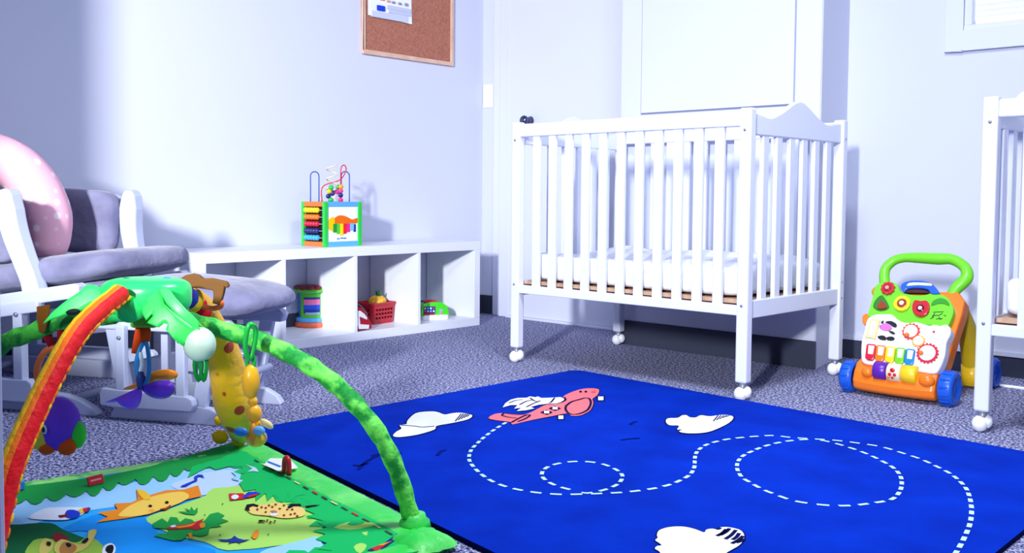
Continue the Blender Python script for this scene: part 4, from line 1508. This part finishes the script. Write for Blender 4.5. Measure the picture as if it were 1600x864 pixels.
PUR = P('toy_purple', (140, 64, 240))
PURD = P('toy_purple_dark', (104, 42, 205))
w1 = wing_([(222, 605), (240, 596), (262, 594), (272, 603), (270, 615), (258, 623), (240, 622), (226, 614)], PURD, 0, -0.03)
w2_ = wing_([(219, 606), (200, 613), (180, 622), (163, 629), (180, 627), (190, 634), (204, 640), (217, 634), (222, 616)], PUR, 0, -0.03)
w3 = wing_([(224, 598), (230, 586), (248, 578), (266, 577), (277, 582), (276, 590), (262, 594), (246, 594), (234, 600)], P('toy_orange', (250, 140, 20)), 0.01, 0.03)
w3['label'] = 'orange wing'
w4_ = wing_([(219, 597), (208, 602), (192, 609), (205, 608), (217, 604)], P('toy_orange', (250, 140, 20)), 0.01, 0.03)

# orange ring on red straps at the left
PL = HX-dG*0.20
t, q = hang('toy_ring', 'orange teething ring on red straps hanging at the left arch', (62, 560), PL)


def onl(x, y): return onp(x, y, PL, SP)


s_ = MB()
s_.tube([onl(72, 518), onl(76, 530), onl(82, 543)], [0.010, 0.009, 0.006], F('strap_red', (140, 16, 36)), 10, flatten=0.4)
s_.tube([onl(97, 515), onl(96, 528), onl(94, 543)], [0.010, 0.009, 0.006], F('strap_red', (140, 16, 36)), 10, flatten=0.4)
s_.build('strap', t)
s_ = MB()
s_.tube(smooth_closed([onl(x, y) for x, y in ((60, 568), (58, 588), (66, 602), (84, 604), (96, 588), (98, 562), (90, 545), (72, 548))], 5), 0.0066, P('ring_orange', (240, 110, 50)), 10, closed=True)
s_.build('ring', t)
# purple bird
t, q = hang('toy_bird', 'purple plush toucan with yellow chest and green beak behind rainbow arch', (95, 668), PL)
PLP = F('plush_purple', (118, 64, 206))
s_ = MB()
s_.ball(onl(92, 662), (0.046, 0.040, 0.054), PLP, seg=22)
s_.ball(onl(112, 675), (0.026, 0.028, 0.026), PLP, seg=18)
bird_body = s_.build('body', t)
s_ = MB()
s_.ball(onl(70, 668)-SP*0.008, (0.032, 0.034, 0.044), F('plush_yellow', (246, 200, 60)), seg=18)
s_.build('chest', t)
s_ = MB()
s_.ball(onl(122, 678)-SP*0.006, (0.018, 0.018, 0.028), F('plush_green', (60, 210, 60)), seg=16)
s_.build('beak', t)
for (x, y, r_) in ((108, 692, 0.027), (78, 694, 0.022)):
    s_ = MB()
    s_.ball(onl(x, y)-SP*0.012, (r_, 0.018, r_*0.8), F('plush_orange', (226, 84, 24)), seg=16)
    s_.build('foot', t)
s_ = MB()
s_.ball(onl(85, 663)-SP*0.042, (0.0095, 0.004, 0.0095), P('eye_white', (210, 210, 240)), T(0, 0, 0), 12)
s_.ball(onl(85, 663)-SP*0.045, (0.006, 0.004, 0.006), P('eye_black', (14, 12, 30)), T(0, 0, 0), 12)
s_.build('eye', bird_body)
s_ = MB()
s_.tube([onl(88, 632), onl(86, 612), onl(84, 604)], 0.003, F('plush_purple', (118, 64, 206)), 8)
s_.build('cord', t)

# yellow bead caterpillar on a green link at the right arch
PC = HX+dG*0.228-SP*0.022
t, q = hang('toy_caterpillar', 'yellow bead toy with blue wings hanging on a green link at right', (400, 690), PC)


def onc(x, y, k=0.0): return onp(x, y, PC+SP*k, SP)


LG = P('link_green', (24, 176, 60))
s_ = MB()
s_.tube(smooth_closed([onc(388, 510, -0.025), onc(383, 540, -0.022), onc(389, 562, -0.01), onc(396, 545, -0.004), onc(400, 518, -0.006), onc(396, 508, -0.018)], 5), 0.0048, LG, 8, closed=True)
s_.tube(smooth_closed([onc(388, 552), onc(386, 568), onc(392, 584), onc(397, 570), onc(395, 555)], 5), 0.0038, LG, 8, closed=True)
s_.build('link', t)
YP = P('bead_yellow', (255, 186, 30))
for (x, y, rx, rz_) in ((392, 596, 0.0170, 0.034), (395, 627, 0.0095, 0.010), (397, 646, 0.015, 0.018), (400, 664, 0.010, 0.013)):
    s_ = MB()
    s_.ball(onc(x, y), (rx, rx, rz_), YP, seg=18)
    s_.build('bead', t)
s_ = MB()
s_.ball(onc(400, 684), (0.0235, 0.020, 0.0175), P('bead_lemon', (250, 206, 40)), seg=20)
s_.ball(onc(399, 676)-SP*0.016, (0.008, 0.008, 0.022), P('bead_amber', (240, 150, 20)), seg=14)
s_.build('head', t)
for (x, y, m, w_) in ((381, 671, (30, 120, 200), 0.0145), (409, 669, (110, 185, 240), 0.0115)):
    s_ = MB()
    s_.ball(onc(x, y)-SP*0.020, (w_, 0.008, 0.0125), P('wing%d' % m[0], m), RZ(0), 16, 0.8) if False else s_.ball((0, 0, 0), (w_, 0.006, 0.0092), P('wing%d' % m[0], m), T(*(onc(x, y)-SP*0.020)) @ RZ(YAW) @ RY(math.radians(8)), 16, 0.8)
    s_.build('wing', t)
s_ = MB()
s_.ball((0, 0, 0), (0.015, 0.006, 0.007), P('bead_cream', (252, 226, 150)), T(*(onc(418, 661)-SP*0.006)) @ RZ(YAW) @ RY(math.radians(35)), 14)
s_.build('ear', t)

# ------------------------------------------------------------------ glider chair and ottoman
gd = Vector((0.892, 0.453, 0)).normalized()
GO = Vector((-2.862, 1.328, 0))
GA = math.atan2(gd.y, gd.x)
SIDE = frame((0, 0, 0), (1, 0, 0), (0, 0, 1))      # profile (x,z); its z points to -y
ch = thing('glider_chair', 'white wooden glider chair with grey velvet cushions by the left wall', 'armchair', GO, GA)


def side_prism(prof, k0, k1, m, name, par, bev=0.004):
    mb_ = MB()
    mb_.prism(prof, -k1, -k0, m, SIDE)
    return mb_.build(name, par, bev, world=False)


KW = 0.56
for k in (0.0, KW-0.03):
    # rocker-like base foot
    side_prism([(-0.98, 0), (-0.97, 0.025), (-0.92, 0.055), (-0.80, 0.064), (-0.24, 0.064), (-0.17, 0.060), (-0.11, 0.046), (-0.068, 0.026), (-0.048, 0.006), (-0.052, 0)], k, k+0.03, GLIDW, 'base_runner', ch)
    kk = (k-0.034, k-0.002) if k < 0.1 else (k+0.032, k+0.064)
    side_prism([(-0.88, 0.035), (-0.88, 0.105), (-0.27, 0.105), (-0.255, 0.095), (-0.25, 0.07), (-0.262, 0.035)], kk[0], kk[1], GLIDW, 'swing_board', ch)
    for s0_ in (-0.305, -0.78):
        mb_ = MB()
        mb_.box((s0_, (kk[0]+kk[1])/2, 0.205), (0.034, 0.028, 0.22), GLIDW)
        mb_.build('base_post', ch, 0.003, world=False)
    side_prism([(-0.82, 0.220), (-0.82, 0.262), (-0.235, 0.352), (-0.226, 0.345), (-0.226, 0.316)], kk[0], kk[1], GLIDW, 'lower_rail', ch)
    side_prism([(-0.84, 0.246), (-0.84, 0.290), (-0.105, 0.405), (-0.09, 0.398), (-0.09, 0.362)], k-0.02, k+0.022, GLIDW, 'seat_rail', ch)
    # curved arm post
    if k > 0.1:
        far_ = 1
    cen = smooth_open([(-0.322, 0.668, 0), (-0.325, 0.62, 0), (-0.325, 0.55, 0), (-0.312, 0.47, 0), (-0.295, 0.41, 0), (-0.285, 0.36, 0)] if k > 0.1 else [(-0.365, 0.668, 0), (-0.362, 0.62, 0), (-0.345, 0.55, 0), (-0.312, 0.47, 0), (-0.285, 0.41, 0), (-0.272, 0.36, 0)], 4)
    wds = interp([0.026, 0.035, 0.033, 0.029, 0.029, 0.031], len(cen))
    l_, r_ = [], []
    for i, p in enumerate(cen):
        tt = (cen[min(i+1, len(cen)-1)]-cen[max(i-1, 0)]).normalized()
        nn = Vector((-tt.y, tt.x, 0))
        l_.append(p+nn*wds[i])
        r_.append(p-nn*wds[i])
    top = [(-0.372, 0.688), (-0.360, 0.690)]
    tx = cen[0].x
    prof = [(p.x, p.y) for p in l_[::-1]]+[(tx+0.015, 0.684), (tx-0.001, 0.690), (tx-0.017, 0.684)]+[(p.x, p.y) for p in r_]
    side_prism(prof, k-0.012, k+0.040, GLIDW, 'arm_post', ch, 0.008)
    side_prism([(-0.80, 0.61), (-0.80, 0.645), (-0.40, 0.672), (-0.37, 0.66), (-0.37, 0.64), (-0.42, 0.638)], k-0.008, k+0.036, GLIDW, 'arm_rest', ch)
    pad = MB()
    kc = k+0.050 if k < 0.1 else k-0.020
    pad.ball((0, 0, 0), (0.15, 0.034, 0.115), GREYF, T(-0.508, kc, 0.574) @ RY(math.radians(3)), 32, 0.5, 0.4)
    pad.build('arm_pad', ch, 0, world=False)
MB().tube([(-0.19, 0.01, 0.032), (-0.19, KW-0.01, 0.032)], 0.013, GLIDW, 12).build('base_dowel', ch, 0, world=False)
MB().tube([(-0.85, 0.01, 0.032), (-0.85, KW-0.01, 0.032)], 0.013, GLIDW, 12).build('base_dowel', ch, 0, world=False)
MB().bx((-0.125, 0.02, 0.355), (-0.10, KW-0.04, 0.392), GLIDW).build('front_apron', ch, 0.003, world=False)
MB().prism([(-0.80, 0.288), (-0.80, 0.301), (-0.11, 0.401), (-0.11, 0.388)], -KW+0.04, -0.02, GLIDW, SIDE).build('seat_deck', ch, 0, world=False)
sc_ = MB()
sc_.ball((0, 0, 0), (0.315, KW/2-0.03, 0.050), GREYF, T(-0.335, KW/2-0.010, 0.422) @ RY(math.radians(-8.0)), 40, 0.35, 0.55)
sc_.build('seat_cushion', ch, 0, world=False)
# back frame and cushion (mostly outside the picture)
for k in (0.0, KW-0.04):
    mb_ = MB()
    mb_.prism([(-0.80, 0.27), (-0.75, 0.28), (-0.93, 0.84), (-0.98, 0.84)], -k-0.04, -k, GLIDW, SIDE)
    mb_.build('back_post', ch, 0.004, world=False)
for z in (0.45, 0.81):
    xx = -0.775-(z-0.27)/0.78*0.2
    MB().box((xx, KW/2, z), (0.03, KW-0.06, 0.06), GLIDW).build('back_rail', ch, 0.004, world=False)
for i in range(5):
    yy = KW/2+(i-2)*0.09
    MB().tube([(-0.82, yy, 0.45), (-0.92, yy, 0.81)], 0.012, GLIDW, 10).build('back_spindle', ch, 0, world=False)
bk_ = MB()
bk_.ball((0, 0, 0), (0.05, KW/2-0.05, 0.19), GREYF, T(-0.80, KW/2, 0.62) @ RY(math.radians(-18)), 32, 0.4, 0.4)
bk_.build('back_cushion', ch, 0, world=False)
# bolts on the near rail
bo_ = MB()
bo_.tube([(-0.305, -0.036, 0.305), (-0.305, -0.0385, 0.305)], 0.007, STEEL, 10)
bo_.build('bolt', ch, 0, world=False)

# ottoman
ot = thing('glider_ottoman', 'white glider ottoman with grey cushion in front of the glider chair', 'ottoman', GO, GA)
OW = 0.34
for k in (0.0, OW-0.028):
    side_prism([(0.0, 0.0), (0.002, 0.014), (0.018, 0.042), (0.05, 0.056), (0.30, 0.056), (0.345, 0.050), (0.385, 0.030), (0.402, 0.008), (0.400, 0)], k, k+0.026, GLIDW, 'base_runner', ot)
    ki = (k-0.030, k-0.004) if k < 0.1 else (k+0.028, k+0.054)
    side_prism([(-0.012, 0.045), (-0.014, 0.085), (-0.004, 0.097), (0.285, 0.088), (0.302, 0.080), (0.306, 0.062), (0.296, 0.044), (0.04, 0.040)], ki[0], ki[1], GLIDW, 'swing_board', ot)
    # splayed uprights rising from the runner
    side_prism([(0.030, 0.05), (0.076, 0.05), (0.032, 0.275), (-0.016, 0.275)], k+0.001, k+0.025, GLIDW, 'upright', ot)
    side_prism([(0.280, 0.05), (0.325, 0.05), (0.372, 0.275), (0.324, 0.275)], k+0.001, k+0.025, GLIDW, 'upright', ot)
    for s0_ in (0.058, 0.262):
        mb_ = MB()
        mb_.box((s0_, (ki[0]+ki[1])/2, 0.185), (0.030, 0.022, 0.20), GLIDW)
        mb_.build('swing_link', ot, 0.003, world=False)
    side_prism([(-0.05, 0.270), (-0.05, 0.310), (0.40, 0.310), (0.415, 0.295), (0.405, 0.270)], k-0.008, k+0.030, GLIDW, 'top_rail', ot)
    # links in pairs
    for s0_ in (0.162,):
        mb_ = MB()
        mb_.box((s0_, k+0.05 if k < 0.1 else k-0.03, 0.20), (0.024, 0.02, 0.17), GLIDW)
        mb_.build('inner_slat', ot, 0.003, world=False)
for s0_ in (0.03, 0.31):
    MB().bx((s0_-0.012, 0.03, 0.09), (s0_+0.012, OW-0.03, 0.16), GLIDW).build('cross_board', ot, 0.003, world=False)
for (z0, z1) in ((0.10, 0.165), (0.172, 0.262)):
    MB().bx((0.055, OW-0.075, z0), (0.30, OW-0.058, z1), GLIDW).build('back_panel', ot, 0.003, world=False)
MB().tube([(0.35, 0.01, 0.12), (0.35, OW-0.01, 0.12)], 0.012, GLIDW, 12).build('dowel', ot, 0, world=False)
oc = MB()
oc.ball((0, 0, 0), (0.250, OW/2+0.02, 0.056), GREYF, T(0.226, OW/2, 0.366) @ RY(math.radians(3)), 40, 0.5, 0.8)
oc.build('cushion', ot, 0, world=False)
ob = MB()
for k in (-0.031,):
    for (x, z) in ((0.058, 0.25), (0.262, 0.25), (0.31, 0.29)):
        ob.tube([(x, k-0.001, z), (x, k-0.003, z)], 0.006, STEEL, 10)
ob.build('bolt', ot, 0, world=False)

# pink nursing pillow standing on the seat
gw = Vector((-gd.y, gd.x, 0))
PPl = Vector((-3.40, 1.347, 0.5))
npl = Vector((0.94, -0.34, 0))
PX = [(-104, 388), (-112, 345), (-104, 300), (-84, 265), (-56, 244), (-26, 241), (4, 249), (36, 270), (61, 303), (75, 338), (77, 368), (75, 388)]
pts = smooth_open([onp(x, y, PPl, npl) for x, y in PX], 5)
rr = interp([0.060, 0.074, 0.078, 0.078, 0.078, 0.080, 0.082, 0.084, 0.084, 0.082, 0.074, 0.066], len(pts))
# round both ends
pe = [(pts[-1]+(pts[-1]-pts[-2]).normalized()*d) for d in (0.020, 0.036, 0.044)]
ps = [(pts[0]+(pts[0]-pts[1]).normalized()*d) for d in (0.044, 0.036, 0.020)]
pts = ps+pts+pe
rr = [0.012, 0.034, 0.052]+rr+[0.055, 0.036, 0.010]
pl = MB()
pl.tube(pts, [r_*0.93 for r_ in rr], PINK, 28)
tag(pl.build('nursing_pillow'), 'pink dotted curved nursing pillow standing on the glider seat', 'pillow')

# ------------------------------------------------------------------ baby walker
LEAN = math.radians(27)
W0 = Vector((-1.26, 3.285, 0.05))
WV = Vector((0, math.sin(LEAN), math.cos(LEAN)))
WN = Vector((1, 0, 0)).cross(WV)          # out of the panel towards the camera
wk = thing('baby_walker', 'green, white and orange plastic push walker with blue wheels by the wall', 'walker', (-1.26, 3.45, 0))
PF = frame(W0, (1, 0, 0), WV)


def wp(x, y, k=0.0):
    q = onp(x, y, W0+WN*k, WN)-W0
    return (q.x, q.dot(WV))


def a4(l): return [(1330+x*0.15049, 390+y*0.15046) for x, y in l]       # crop (1330,390,1530,520)
def a5(l): return [(1310+x*0.17361, 490+y*0.17361) for x, y in l]       # crop (1310,490,1560,640)


WGREEN = P('walker_green', (112, 214, 40))
WWHITE = P('walker_white', (238, 238, 248))
WORANGE = P('walker_orange', (246, 124, 24))
WYEL = P('walker_yellow', (246, 204, 30))
WBLUE = P('walker_blue', (24, 92, 214))
WRED = P('walker_red', (198, 22, 44))
WDK = P('walker_dark', (70, 30, 40))


def plate(px, k0, k1, m, name, bev=0.004, smooth=0, par=None):
    pts = [wp(x, y, k1) for x, y in px]
    if smooth:
        pts = [(p.x, p.y) for p in smooth_closed([(a, b_, 0) for a, b_ in pts], smooth)]
    mb_ = MB()
    mb_.prism(pts, k0, k1, m, PF)
    return mb_.build(name, par or wk, bev)


plate(a4([(300, 345), (360, 325), (430, 335), (480, 370), (520, 440), (640, 468), (760, 468), (850, 445), (930, 462), (1000, 500), (1050, 580), (1060, 650), (1030, 740), (990, 800), (900, 800), (800, 780), (560, 790), (430, 700), (330, 680), (180, 700), (185, 620), (225, 480), (255, 370)]), -0.02, 0.018, WGREEN, 'green_panel', 0.006, 3)
plate(a5([(232, 150), (245, 85), (270, 35), (330, 5), (420, 0), (480, 5), (520, 40), (575, 72), (640, 80), (700, 72), (800, 100), (900, 108), (960, 95), (1005, 125), (1005, 190), (970, 260), (955, 380), (905, 500), (850, 538), (700, 515), (500, 482), (300, 460), (222, 440), (202, 380), (206, 250)]), -0.015, 0.032, WWHITE, 'white_panel', 0.006, 3)
# orange body behind the panels
plate([(1340, 580), (1352, 520), (1355, 505), (1362, 470), (1375, 455), (1470, 455), (1497, 455), (1507, 470), (1503, 490), (1493, 520), (1480, 565), (1468, 590)], -0.075, -0.012, WORANGE, 'body', 0.008)
plate(a4([(115, 690), (140, 665), (185, 670), (180, 770), (135, 780), (112, 740)]), -0.05, 0.01, WORANGE, 'side_knob', 0.004, 2)
# front tray
tr_ = MB()
n = 22
prof_rows = [(-0.060, 0.118), (-0.020, 0.118), (0.012, 0.108), (0.040, 0.080), (0.052, 0.050), (0.046, 0.026), (0.020, 0.016), (-0.060, 0.016)]
vs = []
for i in range(n+1):
    u = i/n
    x = -0.140+0.280*u
    bulge = math.sin(PI*u)**0.6
    for (d_, z) in prof_rows:
        dd_ = d_*(0.72+0.28*bulge) if d_ > 0 else d_
        vs.append((x, -dd_, z-0.004*bulge if z < 0.06 else z))
L = len(prof_rows)
fs = [(i*L+j, i*L+(j+1) % L, (i+1)*L+(j+1) % L, (i+1)*L+j) for i in range(n) for j in range(L)]
fs += [list(range(L-1, -1, -1)), [n*L+j for j in range(L)]]
tr_.add(vs, fs, WORANGE, False, T(-1.262, 3.305, 0) @ RZ(math.radians(-1.5)))
tr_.build('front_tray', wk, 0.008, seg=3)
# rollers
for (xa, xb, ya_, m, nm) in ((1366, 1386, 588, P('roller_purple', (96, 30, 170)), 'purple'), (1387.5, 1408.5, 591, P('roller_cream', (244, 222, 190)), 'cream'), (1410, 1433, 594, WYEL, 'yellow')):
    q0_ = onp(xa, ya_, (0, 3.268, 0), NY)
    q1_ = onp(xb, ya_+3, (0, 3.268, 0), NY)
    r_ = MB()
    z_ = 0.094
    r_.tube([(q0_.x, 3.274, z_), (q0_.x+0.002, 3.274, z_), (q1_.x-0.002, 3.274, z_), (q1_.x, 3.274, z_)], [0.028, 0.031, 0.031, 0.028], m, 18)
    if nm == 'cream':
        xm = (q0_.x+q1_.x)/2
        for (dx, an, w_) in ((0, -20, 0.009), (0.008, 5, 0.006), (-0.008, 5, 0.006), (0.0, 25, 0.005)):
            a_ = math.radians(an)
            r_.ball((xm+dx, 3.274-0.0305*math.cos(a_), z_-0.0305*math.sin(a_)), (w_, 0.003, w_), WRED, seg=10)
        r_.ball((xm-0.012, 3.274-0.030, z_-0.012), (0.005, 0.003, 0.005), P('dotorange', (240, 130, 40)), seg=8)
    r_.build('roller', wk)
for (x, y, r__) in ((1355, 582, 0.021), (1447, 595, 0.026)):
    q = onp(x, y, (0, 3.263, 0), NY)
    d_ = MB()
    d_.ball((q.x, 3.268, q.z), (r__, 0.018, r__*0.85), WORANGE, seg=18)
    d_.build('dome_button', wk)
# wheels
def wheel(cx, cy_, r_, w_, ang=0.0):
    mb_ = MB()
    M_ = T(cx, cy_, r_) @ RZ(ang) @ RY(PI/2)
    mb_.lathe([(0.016, -w_/2+0.006), (r_*0.62, -w_/2), (r_*0.9, -w_/2), (r_, -w_/2+0.008), (r_, w_/2-0.008), (r_*0.9, w_/2), (r_*0.66, w_/2), (r_*0.56, w_/2-0.010), (0.018, w_/2-0.008), (0.0, w_/2-0.002)], WBLUE, M_, 28)
    for k in range(14):
        a = 2*PI*k/14
        mb_.box((r_*math.cos(a), r_*math.sin(a), 0), (0.003, 0.010, w_-0.016), WBLUE, M_ @ Matrix.Identity(4) if False else M_ @ T(0, 0, 0))
    return mb_.build('wheel', wk)


wheel(-1.428, 3.315, 0.054, 0.042)
wheel(-1.093, 3.315, 0.057, 0.046)
wheel(-1.088, 3.745, 0.054, 0.036)
wheel(-1.485, 3.745, 0.054, 0.036)
ax_ = MB()
ax_.tube([(-1.44, 3.315, 0.054), (-1.08, 3.315, 0.054)], 0.008, STEEL, 10)
ax_.build('axle', wk)
# handle
HK = -0.03
hpx = a4([(360, 400), (348, 330), (345, 250), (370, 180), (450, 112), (560, 84), (700, 86), (900, 96), (1030, 98), (1130, 142), (1195, 210), (1200, 290), (1150, 350), (1095, 400), (1060, 450), (1050, 480)])
hpts = smooth_open([PF @ Vector((*wp(x, y, HK), HK)) for x, y in hpx], 4)
hr = interp([0.019, 0.0185, 0.018, 0.017, 0.0165, 0.0165, 0.019, 0.021, 0.019, 0.018, 0.019, 0.021, 0.0215, 0.0205, 0.019, 0.018], len(hpts))
h_ = MB()
h_.tube(hpts, hr, WGREEN, 16)
h_.build('handle', wk)
# rear legs
for sx, px_ in ((1, None), (-1, None)):
    x = -1.27+sx*0.130
    l_ = MB()
    l_.tube(smooth_open([(x, 3.46, 0.345), (x, 3.52, 0.31), (x, 3.60, 0.24), (x, 3.655, 0.165), (x, 3.68, 0.10), (x, 3.69, 0.045)], 5), interp([0.020, 0.026, 0.031, 0.034, 0.034, 0.032], 26), P('leg_yellow', (206, 176, 20)), 16)
    l_.build('rear_leg', wk)
    s2 = MB()
    s2.tube([(x, 3.688, 0.085), (x, 3.69, 0.012)], [0.037, 0.036], WYEL, 16)
    s2.tube([(x-sx*0.02, 3.745, 0.054), (x+sx*0.05, 3.745, 0.054)], 0.012, WORANGE, 10)
    s2.tube([(x, 3.69, 0.05), (x, 3.745, 0.054)], 0.016, WORANGE, 10)
    s2.build('leg_shoe', wk)


# panel details
def disc(x, y, r_, k0, k1, m, name, n=20, star=0, par=None, inner=None):
    c = wp(x, y, k1)
    pts = []
    for i in range(n):
        a = 2*PI*i/n
        q = r_*(1+star*(1 if i % 2 else -1))
        pts.append((c[0]+q*math.cos(a), c[1]+q*math.sin(a)))
    mb_ = MB()
    mb_.prism(pts, k0, k1, m, PF)
    if inner:
        for (ri, mi, kk_) in inner:
            mb_.prism([(c[0]+ri*math.cos(2*PI*i/20), c[1]+ri*math.sin(2*PI*i/20)) for i in range(20)], k1-0.001, kk_, mi, PF)
    return mb_.build(name, par or wk, 0.002)


def A4(x, y): return a4([(x, y)])[0]
def A5(x, y): return a5([(x, y)])[0]


disc(*A4(375, 395), 0.0235, 0.016, 0.030, WRED, 'flower_button', 20, 0.09, inner=((0.013, P('lens_dark', (150, 20, 30), 0.15), 0.034), (0.007, P('lens_glint', (240, 160, 150), 0.15), 0.0355)))
plate(a4([(225, 590), (245, 530), (300, 475), (340, 490), (395, 590), (370, 625), (300, 640), (250, 620)]), 0.016, 0.020, P('recess_green', (40, 120, 30)), 'triangle_socket', 0.001, 2)
plate(a4([(262, 600), (300, 530), (320, 530), (368, 590), (340, 610), (300, 612)]), 0.018, 0.028, P('amber_lens', (150, 60, 30), 0.2), 'triangle_button', 0.002, 2)
disc(*A4(525, 555), 0.0285, 0.016, 0.028, WYEL, 'ring_button', 24, 0.02, inner=((0.0165, P('amber_lens', (120, 80, 20), 0.2), 0.030), (0.008, P('lens_white', (246, 246, 250), 0.15), 0.033)))
sqb = plate(a4([(635, 560), (660, 520), (720, 530), (780, 525), (808, 570), (800, 640), (760, 680), (700, 690), (650, 660), (630, 610)]), 0.016, 0.030, WRED, 'square_button', 0.003, 2)
disc(*A4(715, 605), 0.013, 0.028, 0.033, P('lens_dark2', (90, 20, 40), 0.15), 'lens', par=sqb, inner=((0.007, P('lens_white', (246, 246, 250), 0.15), 0.036),))
plate(a4([(830, 580), (850, 530), (930, 500), (1000, 530), (1020, 580), (960, 560), (900, 560)]), 0.016, 0.0215, P('recess_green2', (50, 150, 36)), 'grip_recess', 0.001, 2)
sk = MB()
for (x0_, y0_, x1_, y1_) in ((850, 650, 960, 645), (840, 690, 900, 680), (900, 690, 950, 660), (820, 720, 860, 700), (880, 720, 950, 715), (960, 680, 985, 690), (870, 660, 840, 700), (910, 700, 930, 730)):
    p0, p1 = wp(*A4(x0_, y0_), 0.0185), wp(*A4(x1_, y1_), 0.0185)
    d_ = (Vector(p1)-Vector(p0)).normalized()
    nn = Vector((-d_.y, d_.x))*0.0014
    p0, p1 = Vector(p0), Vector(p1)
    sk.prism([tuple(p0+nn), tuple(p1+nn), tuple(p1-nn), tuple(p0-nn)], 0.017, 0.0188, P('line_dark', (20, 60, 30)), PF)
sk.build('speaker_marks', wk)
for (x, y) in ((685, 485), (830, 485)):
    pass
# blue handset holder on top
hset = plate(a4([(515, 400), (530, 350), (620, 320), (760, 325), (850, 365), (905, 430), (910, 455), (830, 455), (790, 410), (680, 395), (580, 405), (545, 440)]), -0.02, 0.024, WBLUE, 'blue_handset', 0.005, 3)
plate(a4([(575, 375), (600, 345), (700, 340), (820, 350), (830, 375), (700, 368), (620, 372)]), 0.023, 0.028, P('cream_keys', (226, 226, 190)), 'handset_keys', 0.001, 2, par=hset)
plate(a4([(545, 445), (590, 415), (690, 402), (780, 420), (815, 450)]), 0.004, 0.014, WDK, 'handset_gap', 0.001)
# white panel: book flap, cow, gears, keys
bf = plate(a5([(235, 210), (290, 45), (375, 50), (350, 150), (330, 228), (290, 215)]), 0.031, 0.041, P('flap_yellow', (250, 226, 150)), 'book_flap', 0.002)
plate(a5([(262, 190), (300, 65), (345, 70), (318, 195)]), 0.040, 0.0425, P('flap_white', (250, 246, 232)), 'flap_page', 0.001, par=bf)
cw_ = MB()


def cwp(px, m, k=0.036, s_=2):
    pts = [wp(x, y, k) for x, y in a5(px)]
    pts = [(p.x, p.y) for p in smooth_closed([(a, b_, 0) for a, b_ in pts], s_)]
    cw_.prism(pts, 0.030, k, m, PF)


BK_ = P('cow_black', (26, 26, 34))
cwp([(385, 105), (420, 85), (460, 100), (480, 130), (440, 150), (385, 140)], P('cow_pink', (214, 110, 190)), 0.038)
cwp([(420, 75), (470, 65), (520, 90), (520, 120), (490, 118), (460, 95)], BK_)
cwp([(450, 155), (490, 160), (510, 180), (480, 182)], BK_)
cwp([(352, 205), (400, 195), (430, 215), (420, 238), (370, 230)], BK_)
cwp([(435, 212), (480, 205), (505, 220), (490, 240), (440, 238)], BK_)
cwp([(380, 80), (405, 60), (400, 90)], BK_)
cwp([(370, 110), (390, 100), (400, 130), (378, 138)], P('cow_violet', (150, 90, 190)), 0.037)
cw_.build('cow_relief', wk)


def gear(x, y, r_, m, teeth, name, knob):
    c = wp(*A5(x, y), 0.038)
    mb_ = MB()
    pts = []
    for i in range(teeth*4):
        a = 2*PI*i/(teeth*4)
        q = r_*(1.0 if i % 4 < 2 else 0.88)
        pts.append((c[0]+q*math.cos(a), c[1]+q*math.sin(a)))
    mb_.prism(pts, 0.030, 0.038, m, PF)
    mb_.prism([(c[0]+r_*0.74*math.cos(2*PI*i/24), c[1]+r_*0.74*math.sin(2*PI*i/24)) for i in range(24)], 0.037, 0.0405, WWHITE, PF)
    if knob:
        mb_.ball((c[0]+knob[0]*r_, c[1]+knob[1]*r_, 0.045), (0.008, 0.008, 0.008), WORANGE, PF, 12)
    return mb_.build(name, wk)


gear(652, 158, 0.030, P('gear_coral', (236, 70, 50)), 14, 'gear', (-0.25, -0.55))
gear(720, 245, 0.022, P('gear_amber', (250, 176, 60)), 12, 'gear', None)
gear(800, 355, 0.036, P('gear_red', (206, 26, 50)), 18, 'gear', (-0.5, -0.1))
disc(*A5(860, 165), 0.026, 0.031, 0.0345, P('dial_white', (226, 228, 244)), 'dial', inner=((0.004, WRED, 0.038),))
for i, c in enumerate(((206, 20, 50), (246, 120, 20), (250, 206, 20), (110, 200, 30), (20, 130, 210))):
    x0_, y0_ = 250+i*88, 268+i*11
    kp_ = plate(a5([(x0_, y0_+10), (x0_+18, y0_), (x0_+82, y0_+6), (x0_+86, y0_+20), (x0_+70, y0_+130), (x0_+50, y0_+152), (x0_+8, y0_+146), (x0_-14, y0_+126)]), 0.031, 0.042, P('key_c%d' % i, c), 'piano_key', 0.003)
    plate(a5([(x0_+20, y0_+14), (x0_+74, y0_+20), (x0_+58, y0_+98), (x0_+14, y0_+92)]), 0.041, 0.0432, P('key_glare_tint', (246, 236, 236)), 'key_glare', 0.001, par=kp_)  # pale plate paints the glare at the centre of each key

# thin white cord on the floor by the wall
cdm = MB()
cdm.tube(smooth_open([fl(x, y, 0.006) for x, y in ((1552, 600), (1568, 603), (1585, 605), (1612, 609), (1680, 622))], 5), 0.006, CASTER, 8)
tag(cdm.build('white_cord'), 'thin white cord lying on the carpet behind the right crib caster', 'cord')
